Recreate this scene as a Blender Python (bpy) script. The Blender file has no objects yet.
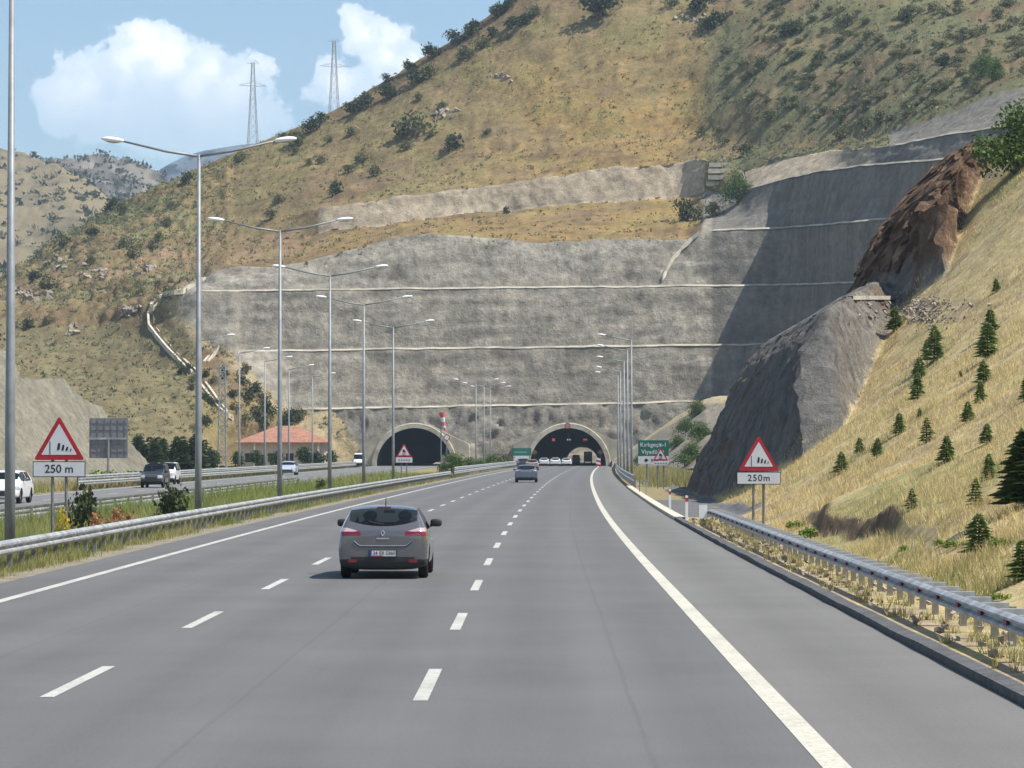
import bpy, bmesh, math, random
import numpy as np
from mathutils import Vector, Matrix
from mathutils.bvhtree import BVHTree

scene = bpy.context.scene
COL = scene.collection
R = math.radians
random.seed(7)
rng = np.random.default_rng(7)

# ------------------------------------------------------------------ camera, sky, sun, exposure
F, VX, VY, CAMH = 3000.0, 542.0, 452.0, 2.5          # focal length in pixels, vanishing point, eye height
cam_data = bpy.data.cameras.new("camera")
cam_data.sensor_width = 36.0
cam_data.lens = F / 1024.0 * 36.0
cam_data.clip_start = 0.5
cam_data.clip_end = 40000.0
cam = bpy.data.objects.new("camera", cam_data)
COL.objects.link(cam)
cam.location = (0, 0, CAMH)
cam.rotation_euler = Vector(((512 - VX) / F, 1.0, (VY - 384) / F)).to_track_quat('-Z', 'Y').to_euler()
scene.camera = cam

SUN_EL, SUN_PHI = R(57), R(75)        # elevation; azimuth measured from straight behind the camera towards the right
sun_dir = Vector((math.cos(SUN_EL) * math.sin(SUN_PHI), -math.cos(SUN_EL) * math.cos(SUN_PHI), math.sin(SUN_EL)))
sl = bpy.data.lights.new("sun", 'SUN')
sl.energy = 4.6
sl.angle = R(0.53)
sl.color = (1.0, 0.95, 0.86)
so = bpy.data.objects.new("sun", sl)
COL.objects.link(so)
so.rotation_euler = (-sun_dir).to_track_quat('-Z', 'Y').to_euler()
so.location = (60, -60, 120)

scene.view_settings.view_transform = 'Standard'
scene.view_settings.look = 'None'
scene.view_settings.gamma = 1.0
scene.view_settings.exposure = 0.68
scene.render.engine = 'CYCLES'
scene.cycles.volume_bounces = 0
scene.cycles.max_bounces = 6
scene.cycles.transparent_max_bounces = 12
scene.cycles.volume_step_rate = 5
scene.cycles.use_denoising = True


class NT:
    """tiny helper for node trees"""
    def __init__(s, tree):
        s.t = tree
        tree.nodes.clear()
    def n(s, typ, **kw):
        nd = s.t.nodes.new(typ)
        for k, v in kw.items():
            if k == 'inp':
                for a, b in v.items():
                    if hasattr(b, 'is_output') or isinstance(b, bpy.types.NodeSocket):
                        s.t.links.new(b, nd.inputs[a])
                    else:
                        nd.inputs[a].default_value = b
            else:
                setattr(nd, k, v)
        return nd
    def math(s, op, a, b=0.0, c=None, clamp=False):
        nd = s.t.nodes.new('ShaderNodeMath')
        nd.operation = op
        nd.use_clamp = clamp
        for i, v in enumerate((a, b, c)):
            if v is None:
                continue
            if isinstance(v, bpy.types.NodeSocket):
                s.t.links.new(v, nd.inputs[i])
            else:
                nd.inputs[i].default_value = v
        return nd.outputs[0]
    def mix(s, fac, a, b, blend='MIX'):
        nd = s.t.nodes.new('ShaderNodeMix')
        nd.data_type = 'RGBA'
        nd.blend_type = blend
        for i, v in ((0, fac), (6, a), (7, b)):
            if isinstance(v, bpy.types.NodeSocket):
                s.t.links.new(v, nd.inputs[i])
            elif i == 0:
                nd.inputs[i].default_value = v
            else:
                nd.inputs[i].default_value = (*v[:3], 1.0)
        return nd.outputs[2]
    def ramp(s, fac, lo, hi, a=0.0, b=1.0):
        nd = s.t.nodes.new('ShaderNodeMapRange')
        nd.interpolation_type = 'SMOOTHSTEP'
        s.t.links.new(fac, nd.inputs[0])
        for i, v in enumerate((lo, hi, a, b)):
            nd.inputs[i + 1].default_value = v
        return nd.outputs[0]
    def link(s, a, b):
        s.t.links.new(a, b)


world = bpy.data.worlds.new("World")
scene.world = world
world.use_nodes = True
W = NT(world.node_tree)
sky = W.n('ShaderNodeTexSky', sky_type='NISHITA', sun_disc=False, sun_elevation=SUN_EL,
          sun_rotation=math.pi - SUN_PHI, altitude=1000.0, air_density=1.0, dust_density=1.0, ozone_density=1.0)
geo = W.n('ShaderNodeTexCoord')
sep = W.n('ShaderNodeSeparateXYZ', inp={0: geo.outputs['Generated']})
dx, dy, dz = sep.outputs
# cumulus: puffs at directions of the real clouds, broken up by noise on the direction vector
nz1 = W.n('ShaderNodeTexNoise', inp={'Vector': geo.outputs['Generated'], 'Scale': 46.0, 'Detail': 9.0, 'Roughness': 0.60})
nz2 = W.n('ShaderNodeTexNoise', inp={'Vector': geo.outputs['Generated'], 'Scale': 110.0, 'Detail': 6.0, 'Roughness': 0.6})
def puff_dir(px, py):
    return Vector(((px - VX) / F, 1.0, (VY - py) / F)).normalized()
PUFFS = [(118, 96, 44), (60, 100, 34), (92, 84, 46), (120, 62, 36), (146, 52, 34), (165, 66, 44), (196, 84, 50), (232, 98, 46), (150, 108, 62), (215, 124, 50),
         (95, 112, 40), (258, 118, 34), (365, 32, 32), (388, 52, 34), (410, 66, 28), (335, 88, 34), (362, 100, 44), (385, 88, 40)]
field = None
for (px, py, r) in PUFFS:
    d = puff_dir(px, py)
    vd = W.n('ShaderNodeVectorMath', operation='DISTANCE', inp={0: geo.outputs['Generated'], 1: tuple(d)})
    f = W.math('SUBTRACT', 1.0, W.math('MULTIPLY', vd.outputs['Value'], F / r))
    field = f if field is None else W.math('SMOOTH_MAX', field, f, 0.25)
# the same kind of clouds scattered over the rest of the sky
nzg = W.n('ShaderNodeTexNoise', inp={'Vector': geo.outputs['Generated'], 'Scale': 3.1, 'Detail': 3.0, 'Roughness': 0.5})
gen = W.math('MULTIPLY', W.math('SUBTRACT', nzg.outputs[0], 0.60), 9.0)
field = W.math('MAXIMUM', field, W.math('MINIMUM', gen, 0.8))
edge = W.math('ADD', field, W.math('MULTIPLY', W.math('SUBTRACT', nz1.outputs[0], 0.5), 2.6))
edge = W.math('ADD', edge, W.math('MULTIPLY', W.math('SUBTRACT', nz2.outputs[0], 0.5), 0.9))
cov = W.ramp(edge, 0.04, 0.24)
shade = W.ramp(W.math('ADD', edge, W.math('MULTIPLY', W.math('SUBTRACT', nz1.outputs[0], 0.5), 1.5)), 0.1, 1.3)
base = W.ramp(dz, 0.098, 0.135)        # flat, greyer cloud bases
CLOUD_LIT, CLOUD_DIM = (12.6, 12.3, 11.9), (7.2, 8.2, 9.4)
ccol = W.mix(W.math('MULTIPLY', shade, base), CLOUD_DIM, CLOUD_LIT)
covf = W.math('MULTIPLY', cov, W.math('ADD', W.math('MULTIPLY', base, 0.55), 0.38))
skyc = W.mix(1.0, sky.outputs[0], (1.0, 1.06, 1.06), 'MULTIPLY')
out = W.mix(covf, skyc, ccol)
bg = W.n('ShaderNodeBackground', inp={'Color': out, 'Strength': 0.089})
wo = W.n('ShaderNodeOutputWorld', inp={'Surface': bg.outputs[0]})

# ------------------------------------------------------------------ helpers
def at(px, py, Y):
    return ((px - VX) * Y / F, Y, CAMH + (VY - py) * Y / F)

_sy = np.arange(0, 1501.0, 1.0)
_sl = np.interp(_sy, [0, 60, 110, 145, 200, 275, 350, 450, 540, 560, 1500], [0, 0, .006, .0105, .013, .0165, .02, .024, .025, .0168, .0168])
_dv = np.concatenate([[0], np.cumsum((_sl[1:] + _sl[:-1]) / 2)])
def dev(Y):
    """sideways shift of our carriageway as it bends right"""
    return np.interp(Y, _sy, _dv)
def zroad(Y):
    return np.interp(Y, [0, 560, 1300, 1500], [0, 0, -2.3, -2.6])

def tag(o, label=None, cat=None, group=None, kind=None):
    if label: o['label'] = label
    if cat: o['category'] = cat
    if group: o['group'] = group
    if kind: o['kind'] = kind
    return o

def link(name, me, m=None, parent=None, loc=None):
    o = bpy.data.objects.new(name, me)
    COL.objects.link(o)
    if m is not None and me is not None and len(me.materials) == 0:
        for mm in (m if isinstance(m, (list, tuple)) else [m]):
            me.materials.append(mm)
    if parent: o.parent = parent
    if loc is not None: o.location = loc
    return o

def thing(name, label, cat, loc=(0, 0, 0), rotz=0.0, group=None):
    o = bpy.data.objects.new(name, None)
    o.empty_display_size = 0.3
    COL.objects.link(o)
    o.location = loc
    o.rotation_euler = (0, 0, rotz)
    return tag(o, label, cat, group)

def copy_tree(root, loc=None, rotz=None, scale=None, label=None, group=None, mats=None, parent=None):
    c = root.copy()
    COL.objects.link(c)
    c.parent = parent
    if loc is not None: c.location = loc
    if rotz is not None: c.rotation_euler = (0, 0, rotz)
    if scale is not None: c.scale = (scale,) * 3 if not isinstance(scale, tuple) else scale
    if label: c['label'] = label
    if group: c['group'] = group
    if mats and c.type == 'MESH':
        base = c.name.split('.')[0]
        if base in mats:
            c.data = c.data.copy()
            c.data.materials[0] = mats[base]
    for ch in root.children:
        copy_tree(ch, mats=mats, parent=c)
    return c

class MB:
    """collects boxes, tubes and polygons into one mesh"""
    def __init__(s):
        s.v, s.f, s.mi = [], [], []
    def add(s, vs, fs, mi=0):
        b = len(s.v)
        s.v += [tuple(v) for v in vs]
        s.f += [tuple(i + b for i in f) for f in fs]
        s.mi += [mi] * len(fs)
        return s
    def box(s, x0, x1, y0, y1, z0, z1, mi=0):
        return s.add([(x0, y0, z0), (x1, y0, z0), (x1, y1, z0), (x0, y1, z0), (x0, y0, z1), (x1, y0, z1), (x1, y1, z1), (x0, y1, z1)],
                     [(0, 3, 2, 1), (4, 5, 6, 7), (0, 1, 5, 4), (1, 2, 6, 5), (2, 3, 7, 6), (3, 0, 4, 7)], mi)
    def tube(s, pts, rad, n=8, mi=0, cap=True):
        pts = [Vector(p) for p in pts]
        if not isinstance(rad, (list, tuple)): rad = [rad] * len(pts)
        vs, fs = [], []
        for i, p in enumerate(pts):
            d = (pts[min(i + 1, len(pts) - 1)] - pts[max(i - 1, 0)]).normalized()
            a = d.orthogonal().normalized() if abs(d.z) < 0.9 else Vector((1, 0, 0))
            a = (a - d * a.dot(d)).normalized()
            b = d.cross(a)
            for k in range(n):
                t = 2 * math.pi * k / n
                vs.append(p + (a * math.cos(t) + b * math.sin(t)) * rad[i])
        for i in range(len(pts) - 1):
            for k in range(n):
                fs.append((i * n + k, i * n + (k + 1) % n, (i + 1) * n + (k + 1) % n, (i + 1) * n + k))
        if cap:
            fs.append(tuple(range(n - 1, -1, -1)))
            fs.append(tuple(range((len(pts) - 1) * n, len(pts) * n)))
        return s.add(vs, fs, mi)
    def prism(s, poly, y0, y1, mi=0):
        """polygon in x,z extruded along y"""
        n = len(poly)
        vs = [(x, y0, z) for x, z in poly] + [(x, y1, z) for x, z in poly]
        fs = [tuple(range(n)), tuple(range(2 * n - 1, n - 1, -1))]
        fs += [(i, i + n, (i + 1) % n + n, (i + 1) % n) for i in range(n)]
        return s.add(vs, fs, mi)
    def ellipsoid(s, c, r, nu=12, nv=7, mi=0, e=1.0):
        vs, fs = [], []
        for j in range(nv + 1):
            ph = math.pi * j / nv
            for i in range(nu):
                th = 2 * math.pi * i / nu
                q = [math.sin(ph) * math.cos(th), math.sin(ph) * math.sin(th), math.cos(ph)]
                q = [math.copysign(abs(k) ** e, k) for k in q]
                vs.append((c[0] + r[0] * q[0], c[1] + r[1] * q[1], c[2] + r[2] * q[2]))
        for j in range(nv):
            for i in range(nu):
                fs.append((j * nu + i, (j + 1) * nu + i, (j + 1) * nu + (i + 1) % nu, j * nu + (i + 1) % nu))
        return s.add(vs, fs, mi)
    def mesh(s, name, smooth=False):
        me = bpy.data.meshes.new(name)
        me.from_pydata(s.v, [], s.f)
        if any(s.mi):
            me.polygons.foreach_set('material_index', s.mi)
        if smooth:
            me.polygons.foreach_set('use_smooth', [True] * len(s.f))
        me.update()
        return me
    def build(s, name, m, parent=None, loc=None, smooth=False):
        return link(name, s.mesh(name, smooth), m, parent, loc)

def np_mesh(name, V, Fc, col=None, smooth=False, uv=None):
    """V (n,3), Fc (m,k) with k = 3 or 4"""
    me = bpy.data.meshes.new(name)
    V = np.asarray(V, dtype=np.float32)
    Fc = np.asarray(Fc, dtype=np.int32)
    m, k = Fc.shape
    me.vertices.add(len(V))
    me.vertices.foreach_set('co', V.ravel())
    me.loops.add(m * k)
    me.loops.foreach_set('vertex_index', Fc.ravel())
    me.polygons.add(m)
    me.polygons.foreach_set('loop_start', np.arange(0, m * k, k, dtype=np.int32))
    me.polygons.foreach_set('use_smooth', np.full(m, bool(smooth)))
    if col is not None:
        a = me.color_attributes.new('Col', 'FLOAT_COLOR', 'POINT')
        c4 = np.ones((len(V), 4), dtype=np.float32)
        c4[:, :3] = col
        a.data.foreach_set('color', c4.ravel())
    if uv is not None:
        l = me.uv_layers.new(name='UVMap')
        l.data.foreach_set('uv', np.asarray(uv, dtype=np.float32)[Fc.ravel()].ravel())
    me.update(calc_edges=True)
    me.validate()
    return me

def grid_faces(nr, nc):
    i = np.arange(nr * nc).reshape(nr, nc)
    return np.stack([i[:-1, :-1], i[:-1, 1:], i[1:, 1:], i[1:, :-1]], -1).reshape(-1, 4)

def _hash(i, j, k, seed):
    n = (i.astype(np.int64) * 374761393 + j.astype(np.int64) * 668265263 + k.astype(np.int64) * 1440662683 + seed * 974634777) & 0xffffffff
    n = ((n ^ (n >> 13)) * 1274126177) & 0xffffffff
    n = ((n ^ (n >> 15)) * 2246822519) & 0xffffffff
    return ((n ^ (n >> 16)) & 0xffffff) / float(0xffffff)

def vnoise(P, seed=0):
    P = np.asarray(P, float)
    I = np.floor(P).astype(np.int64)
    f = P - I
    f = f * f * f * (f * (f * 6 - 15) + 10)
    x, y, z = I[..., 0], I[..., 1], I[..., 2]
    fx, fy, fz = f[..., 0], f[..., 1], f[..., 2]
    r = 0
    for a in (0, 1):
        for b in (0, 1):
            for c in (0, 1):
                w = (fx if a else 1 - fx) * (fy if b else 1 - fy) * (fz if c else 1 - fz)
                r = r + w * _hash(x + a, y + b, z + c, seed)
    return r * 2 - 1

def fbm(P, scale=1.0, octv=4, seed=0, rough=0.5):
    P = np.asarray(P, float) * scale
    r, a, tot = 0, 1.0, 0
    for o in range(octv):
        r = r + a * vnoise(P * (2.03 ** o) + 17.3 * o, seed + o)
        tot += a
        a *= rough
    return r / tot * 1.6

def cells(P, scale, seed=0):
    """random value of the nearest jittered lattice cell: blocky, fractured relief"""
    Q = np.asarray(P, float) * np.asarray(scale)
    I = np.floor(Q).astype(np.int64)
    best = np.full(Q.shape[:-1], 1e9); val = np.zeros(Q.shape[:-1])
    for a in (-1, 0, 1):
        for b in (-1, 0, 1):
            for c in (-1, 0, 1):
                i, j, k = I[..., 0] + a, I[..., 1] + b, I[..., 2] + c
                d = (i + _hash(i, j, k, seed) - Q[..., 0]) ** 2 + (j + _hash(i, j, k, seed + 7) - Q[..., 1]) ** 2 + (k + _hash(i, j, k, seed + 13) - Q[..., 2]) ** 2
                v_ = _hash(i, j, k, seed + 29)
                m_ = d < best
                val = np.where(m_, v_, val); best = np.where(m_, d, best)
    return val - 0.5

def sstep(x, a, b):
    t = np.clip((x - a) / (b - a), 0, 1)
    return t * t * (3 - 2 * t)

# ------------------------------------------------------------------ materials
def new_mat(name):
    m = bpy.data.materials.new(name)
    m.use_nodes = True
    return m, NT(m.node_tree)

def mat(name, c, rough=0.6, metal=0.0, var=0.12, scale=6.0, bump=0.0, bscale=40.0, spec=0.5, coat=0.0, emit=None, estr=0.0):
    m, N = new_mat(name)
    tc = N.n('ShaderNodeTexCoord')
    nz = N.n('ShaderNodeTexNoise', inp={'Vector': tc.outputs['Object'], 'Scale': scale, 'Detail': 5.0, 'Roughness': 0.6})
    lo = tuple(x * (1 - var) for x in c)
    hi = tuple(min(1, x * (1 + var)) for x in c)
    col = N.mix(N.ramp(nz.outputs[0], 0.3, 0.7), lo, hi)
    p = N.n('ShaderNodeBsdfPrincipled', inp={'Base Color': col, 'Roughness': rough, 'Metallic': metal, 'Specular IOR Level': spec, 'Coat Weight': coat})
    if emit:
        p.inputs['Emission Color'].default_value = (*emit, 1)
        p.inputs['Emission Strength'].default_value = estr
    if bump:
        nb = N.n('ShaderNodeTexNoise', inp={'Vector': tc.outputs['Object'], 'Scale': bscale, 'Detail': 6.0})
        bp = N.n('ShaderNodeBump', inp={'Strength': bump, 'Distance': 0.1, 'Height': nb.outputs[0]})
        N.link(bp.outputs[0], p.inputs['Normal'])
    N.n('ShaderNodeOutputMaterial', inp={0: p.outputs[0]})
    return m

def mat_attr(name, rough=0.9, fine=0.35, fscale=1.2, fscale2=6.0, bump=0.6, bscale=1.5, bdist=0.3, spec=0.15, streak=0.0, trans=0.0):
    """terrain and foliage: colour from the vertex attribute, broken up by fine procedural grain"""
    m, N = new_mat(name)
    at_ = N.n('ShaderNodeAttribute', attribute_name='Col')
    tc = N.n('ShaderNodeTexCoord')
    n1 = N.n('ShaderNodeTexNoise', inp={'Vector': tc.outputs['Object'], 'Scale': fscale, 'Detail': 8.0, 'Roughness': 0.65})
    n2 = N.n('ShaderNodeTexNoise', inp={'Vector': tc.outputs['Object'], 'Scale': fscale2, 'Detail': 5.0, 'Roughness': 0.6})
    k = N.math('ADD', N.ramp(n1.outputs[0], 0.25, 0.75, 1 - fine, 1 + fine), N.math('MULTIPLY', N.math('SUBTRACT', n2.outputs[0], 0.5), fine))
    if streak:
        mp = N.n('ShaderNodeMapping', inp={0: tc.outputs['Object'], 'Scale': (0.55, 0.55, 0.05)})
        n3 = N.n('ShaderNodeTexNoise', inp={'Vector': mp.outputs[0], 'Scale': 1.0, 'Detail': 7.0, 'Roughness': 0.62})
        k = N.math('MULTIPLY', k, N.ramp(n3.outputs[0], 0.28, 0.72, 1 - streak, 1 + streak))
    vm = N.n('ShaderNodeVectorMath', operation='SCALE', inp={0: at_.outputs['Color'], 'Scale': k})
    p = N.n('ShaderNodeBsdfPrincipled', inp={'Base Color': vm.outputs[0], 'Roughness': rough, 'Specular IOR Level': spec})
    if bump:
        nb = N.n('ShaderNodeTexNoise', inp={'Vector': tc.outputs['Object'], 'Scale': bscale, 'Detail': 8.0, 'Roughness': 0.7})
        bp = N.n('ShaderNodeBump', inp={'Strength': bump, 'Distance': bdist, 'Height': nb.outputs[0]})
        N.link(bp.outputs[0], p.inputs['Normal'])
    sh = p.outputs[0]
    if trans:
        tr = N.n('ShaderNodeBsdfTranslucent', inp={'Color': vm.outputs[0]})
        mx = N.n('ShaderNodeMixShader', inp={0: trans, 1: p.outputs[0], 2: tr.outputs[0]})
        sh = mx.outputs[0]
    N.n('ShaderNodeOutputMaterial', inp={0: sh})
    return m

def mat_asphalt(name, lane, shoulder, split_lat=None):
    m, N = new_mat(name)
    uv = N.n('ShaderNodeUVMap')
    tc = N.n('ShaderNodeTexCoord')
    sp = N.n('ShaderNodeSeparateXYZ', inp={0: uv.outputs[0]})
    lat = sp.outputs[0]
    col = lane
    if split_lat is not None:
        wob = N.n('ShaderNodeTexNoise', inp={'Vector': tc.outputs['Object'], 'Scale': 0.8, 'Detail': 3.0})
        ll = N.math('ADD', lat, N.math('MULTIPLY', N.math('SUBTRACT', wob.outputs[0], .5), .12))
        col = N.mix(N.ramp(ll, split_lat - 0.03, split_lat + 0.03), lane, shoulder)
    # wheel tracks: polished slightly paler bands, darker oil strip between them
    trk = N.math('COSINE', N.math('MULTIPLY', N.math('ADD', lat, 1.2), 2 * math.pi / 1.87))
    mp = N.n('ShaderNodeMapping', inp={0: uv.outputs[0], 'Scale': (1.6, 0.03, 1.0), 'Location': (7.3, 2.1, 0)})
    st = N.n('ShaderNodeTexNoise', inp={'Vector': mp.outputs[0], 'Scale': 1.0, 'Detail': 7.0, 'Roughness': 0.7})
    big = N.n('ShaderNodeTexNoise', inp={'Vector': tc.outputs['Object'], 'Scale': 0.25, 'Detail': 6.0, 'Roughness': 0.6})
    grain = N.n('ShaderNodeTexNoise', inp={'Vector': tc.outputs['Object'], 'Scale': 26.0, 'Detail': 5.0, 'Roughness': 0.85})
    chip = N.n('ShaderNodeTexVoronoi', inp={'Vector': tc.outputs['Object'], 'Scale': 90.0})
    k = N.math('ADD', 1.0, N.math('MULTIPLY', trk, 0.055))
    k = N.math('ADD', k, N.math('MULTIPLY', N.math('SUBTRACT', st.outputs[0], 0.5), 0.26))
    k = N.math('ADD', k, N.math('MULTIPLY', N.math('SUBTRACT', big.outputs[0], 0.5), 0.42))
    k = N.math('ADD', k, N.math('MULTIPLY', N.math('SUBTRACT', grain.outputs[0], 0.5), 0.9))
    k = N.math('ADD', k, N.math('MULTIPLY', N.math('SUBTRACT', 0.25, chip.outputs['Distance']), 0.25))
    # odd dark patches and drips
    sp2 = N.n('ShaderNodeTexNoise', inp={'Vector': N.n('ShaderNodeMapping', inp={0: uv.outputs[0], 'Scale': (1.3, 0.35, 1)}).outputs[0], 'Scale': 1.1, 'Detail': 2.0})
    k = N.math('MULTIPLY', k, N.ramp(sp2.outputs[0], 0.70, 0.78, 1.0, 0.86))
    for s_ in (-3.05, -6.6, 0.9):
        dl = N.math('ABSOLUTE', N.math('SUBTRACT', N.math('ADD', lat, N.math('MULTIPLY', N.math('SUBTRACT', big.outputs[0], .5), .10)), s_))
        k = N.math('MULTIPLY', k, N.ramp(dl, 0.012, 0.035, 0.90, 1.0))
    if isinstance(col, tuple):
        col = N.mix(0.0, col, col)
    vm = N.n('ShaderNodeVectorMath', operation='SCALE', inp={0: col, 'Scale': k})
    p = N.n('ShaderNodeBsdfPrincipled', inp={'Base Color': vm.outputs[0], 'Roughness': 0.82, 'Specular IOR Level': 0.3})
    bp = N.n('ShaderNodeBump', inp={'Strength': 0.5, 'Distance': 0.012, 'Height': grain.outputs[0]})
    N.link(bp.outputs[0], p.inputs['Normal'])
    N.n('ShaderNodeOutputMaterial', inp={0: p.outputs[0]})
    return m

def mat_paint(name, c, wear=0.25):
    m, N = new_mat(name)
    tc = N.n('ShaderNodeTexCoord')
    n1 = N.n('ShaderNodeTexNoise', inp={'Vector': tc.outputs['Object'], 'Scale': 9.0, 'Detail': 8.0, 'Roughness': 0.75})
    n2 = N.n('ShaderNodeTexNoise', inp={'Vector': tc.outputs['Object'], 'Scale': 0.7, 'Detail': 4.0})
    f = N.ramp(N.math('ADD', n1.outputs[0], N.math('MULTIPLY', N.math('SUBTRACT', n2.outputs[0], .5), .5)), 0.40, 0.70)
    col = N.mix(N.math('MULTIPLY', f, wear), c, tuple(x * .42 for x in c))
    n3 = N.n('ShaderNodeTexNoise', inp={'Vector': tc.outputs['Object'], 'Scale': 13.0, 'Detail': 6.0, 'Roughness': 0.8})
    col = N.mix(N.ramp(n3.outputs[0], 0.56, 0.64), col, (0.17, 0.17, 0.168))
    p = N.n('ShaderNodeBsdfPrincipled', inp={'Base Color': col, 'Roughness': 0.7, 'Specular IOR Level': 0.3})
    N.n('ShaderNodeOutputMaterial', inp={0: p.outputs[0]})
    return m

def mat_glass(name, tint, opac):
    m, N = new_mat(name)
    g = N.n('ShaderNodeBsdfPrincipled', inp={'Base Color': (*tint, 1), 'Roughness': 0.03, 'Specular IOR Level': 0.6})
    t = N.n('ShaderNodeBsdfTransparent', inp={0: (0.72, 0.8, 0.78, 1)})
    mx = N.n('ShaderNodeMixShader', inp={0: opac, 1: t.outputs[0], 2: g.outputs[0]})
    N.n('ShaderNodeOutputMaterial', inp={0: mx.outputs[0]})
    return m

M = {
    'asphalt': mat_asphalt('asphalt', (0.126, 0.1255, 0.1265), (0.156, 0.152, 0.146), 2.33),
    'asphalt_far': mat_asphalt('asphalt_far', (0.165, 0.165, 0.165), (0.17, 0.17, 0.17)),
    'paint': mat_paint('road_paint', (0.47, 0.465, 0.43), 0.55),
    'paint_yellow': mat_paint('edge_paint', (0.52, 0.50, 0.425), 0.45),
    'galv': mat('galvanised_steel', (0.36, 0.375, 0.39), 0.55, 0.35, 0.30, 2.2),
    'galv_dark': mat('weathered_steel', (0.20, 0.20, 0.20), 0.6, 0.4, 0.3, 4.0),
    'post_steel': mat('post_steel', (0.24, 0.23, 0.21), 0.7, 0.25, 0.3, 5.0),
    'pole': mat('lamp_pole_steel', (0.23, 0.245, 0.26), 0.55, 0.3, 0.15, 2.0),
    'lamp_white': mat('lamp_housing', (0.80, 0.81, 0.82), 0.35, 0.0, 0.05, 2.0),
    'concrete': mat('concrete', (0.42, 0.39, 0.33), 0.9, 0.0, 0.22, 0.6, 0.4, 8.0),
    'berm': mat('berm_concrete', (0.40, 0.36, 0.285), 0.9, 0.0, 0.35, 0.25, 0.4, 8.0),
    'concrete_pale': mat('pale_concrete', (0.52, 0.47, 0.38), 0.9, 0.0, 0.22, 0.8, 0.4, 8.0),
    'portal': mat('portal_concrete', (0.36, 0.33, 0.265), 0.9, 0.0, 0.25, 0.35, 0.3, 4.0),
    'portal_rim': mat('portal_rim_concrete', (0.41, 0.375, 0.30), 0.9, 0.0, 0.32, 0.5, 0.3, 4.0),
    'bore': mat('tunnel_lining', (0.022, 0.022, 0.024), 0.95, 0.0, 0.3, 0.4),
    'kerb_asphalt': mat('asphalt_kerb', (0.085, 0.086, 0.09), 0.9, 0.0, 0.25, 3.0, 0.5, 20.0),
    'sign_white': mat('sign_white', (0.62, 0.63, 0.66), 0.5, 0.0, 0.05, 2.0),
    'sign_red': mat('sign_red', (0.38, 0.012, 0.028), 0.45, 0.0, 0.12, 3.0),
    'sign_red_faded': mat('faded_red', (0.55, 0.10, 0.09), 0.6, 0.0, 0.2, 3.0),
    'sign_black': mat('sign_black', (0.012, 0.012, 0.014), 0.6),
    'sign_green': mat('sign_green', (0.006, 0.135, 0.095), 0.5, 0.0, 0.08, 2.0),
    'sign_back': mat('sign_back', (0.22, 0.23, 0.25), 0.6, 0.3, 0.1, 2.0),
    'rubber': mat('rubber', (0.012, 0.012, 0.013), 0.9, 0.0, 0.2, 10.0),
    'rim_alloy': mat('wheel_alloy', (0.45, 0.46, 0.48), 0.35, 0.8),
    'black_plastic': mat('black_plastic', (0.022, 0.023, 0.025), 0.6),
    'interior': mat('car_interior', (0.045, 0.045, 0.05), 0.9),
    'glass': mat_glass('car_glass', (0.010, 0.012, 0.015), 0.58),
    'glass_dark': mat_glass('tinted_glass', (0.012, 0.015, 0.018), 0.86),
    'tail_red': mat('tail_lamp_red', (0.17, 0.006, 0.018), 0.15, 0.0, 0.1, 8.0, coat=1.0),
    'tail_clear': mat('tail_lamp_clear', (0.44, 0.33, 0.35), 0.15, 0.0, 0.1, 8.0, coat=1.0),
    'head_clear': mat('head_lamp_clear', (0.33, 0.35, 0.37), 0.12, 0.0, 0.1, 8.0, coat=1.0),
    'reflector': mat('rail_reflector', (0.18, 0.010, 0.022), 0.5),
    'roof_tile': mat('roof_tile', (0.31, 0.15, 0.10), 0.85, 0.0, 0.25, 1.5, 0.6, 6.0),
    'house_wall': mat('house_wall', (0.52, 0.42, 0.35), 0.9, 0.0, 0.1, 1.0),
    'window_dark': mat('window_pane', (0.03, 0.035, 0.04), 0.15),
    'bark': mat('bark', (0.10, 0.075, 0.055), 0.95, 0.0, 0.3, 8.0),
    'terrain': mat_attr('hillside', 0.95, 0.24, 0.7, 3.2, 0.7, 1.2, 0.6),
    'wallrock': mat_attr('sprayed_concrete', 0.95, 0.24, 0.9, 4.0, 0.7, 1.6, 0.55, streak=0.20),
    'nearslope': mat_attr('dry_slope', 0.95, 0.28, 1.6, 9.0, 0.7, 3.0, 0.15),
    'rock': mat_attr('bare_rock', 0.95, 0.38, 0.9, 5.0, 1.0, 1.7, 0.55),
    'foliage': mat_attr('foliage', 0.75, 0.25, 2.0, 9.0, 0.0, spec=0.2, trans=0.25),
    'grass': mat_attr('grass_blades', 0.85, 0.15, 0.6, 4.0, 0.0, spec=0.15, trans=0.3),
}
def car_paint(name, c, metal=0.6):
    return mat(name, c, 0.32, metal, 0.04, 3.0, coat=0.7)
M['paint_grey'] = mat('paint_grey', (0.150, 0.149, 0.160), 0.24, 0.5, 0.04, 3.0, coat=1.0)
M['paint_bluegrey'] = car_paint('paint_bluegrey', (0.16, 0.20, 0.25))
M['paint_white'] = car_paint('paint_white', (0.72, 0.73, 0.75), 0.0)
M['paint_silver'] = car_paint('paint_silver', (0.50, 0.56, 0.62), 0.3)
M['paint_dark'] = car_paint('paint_dark', (0.04, 0.045, 0.055), 0.3)
M['paint_beige'] = car_paint('paint_beige', (0.35, 0.27, 0.22), 0.2)

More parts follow.
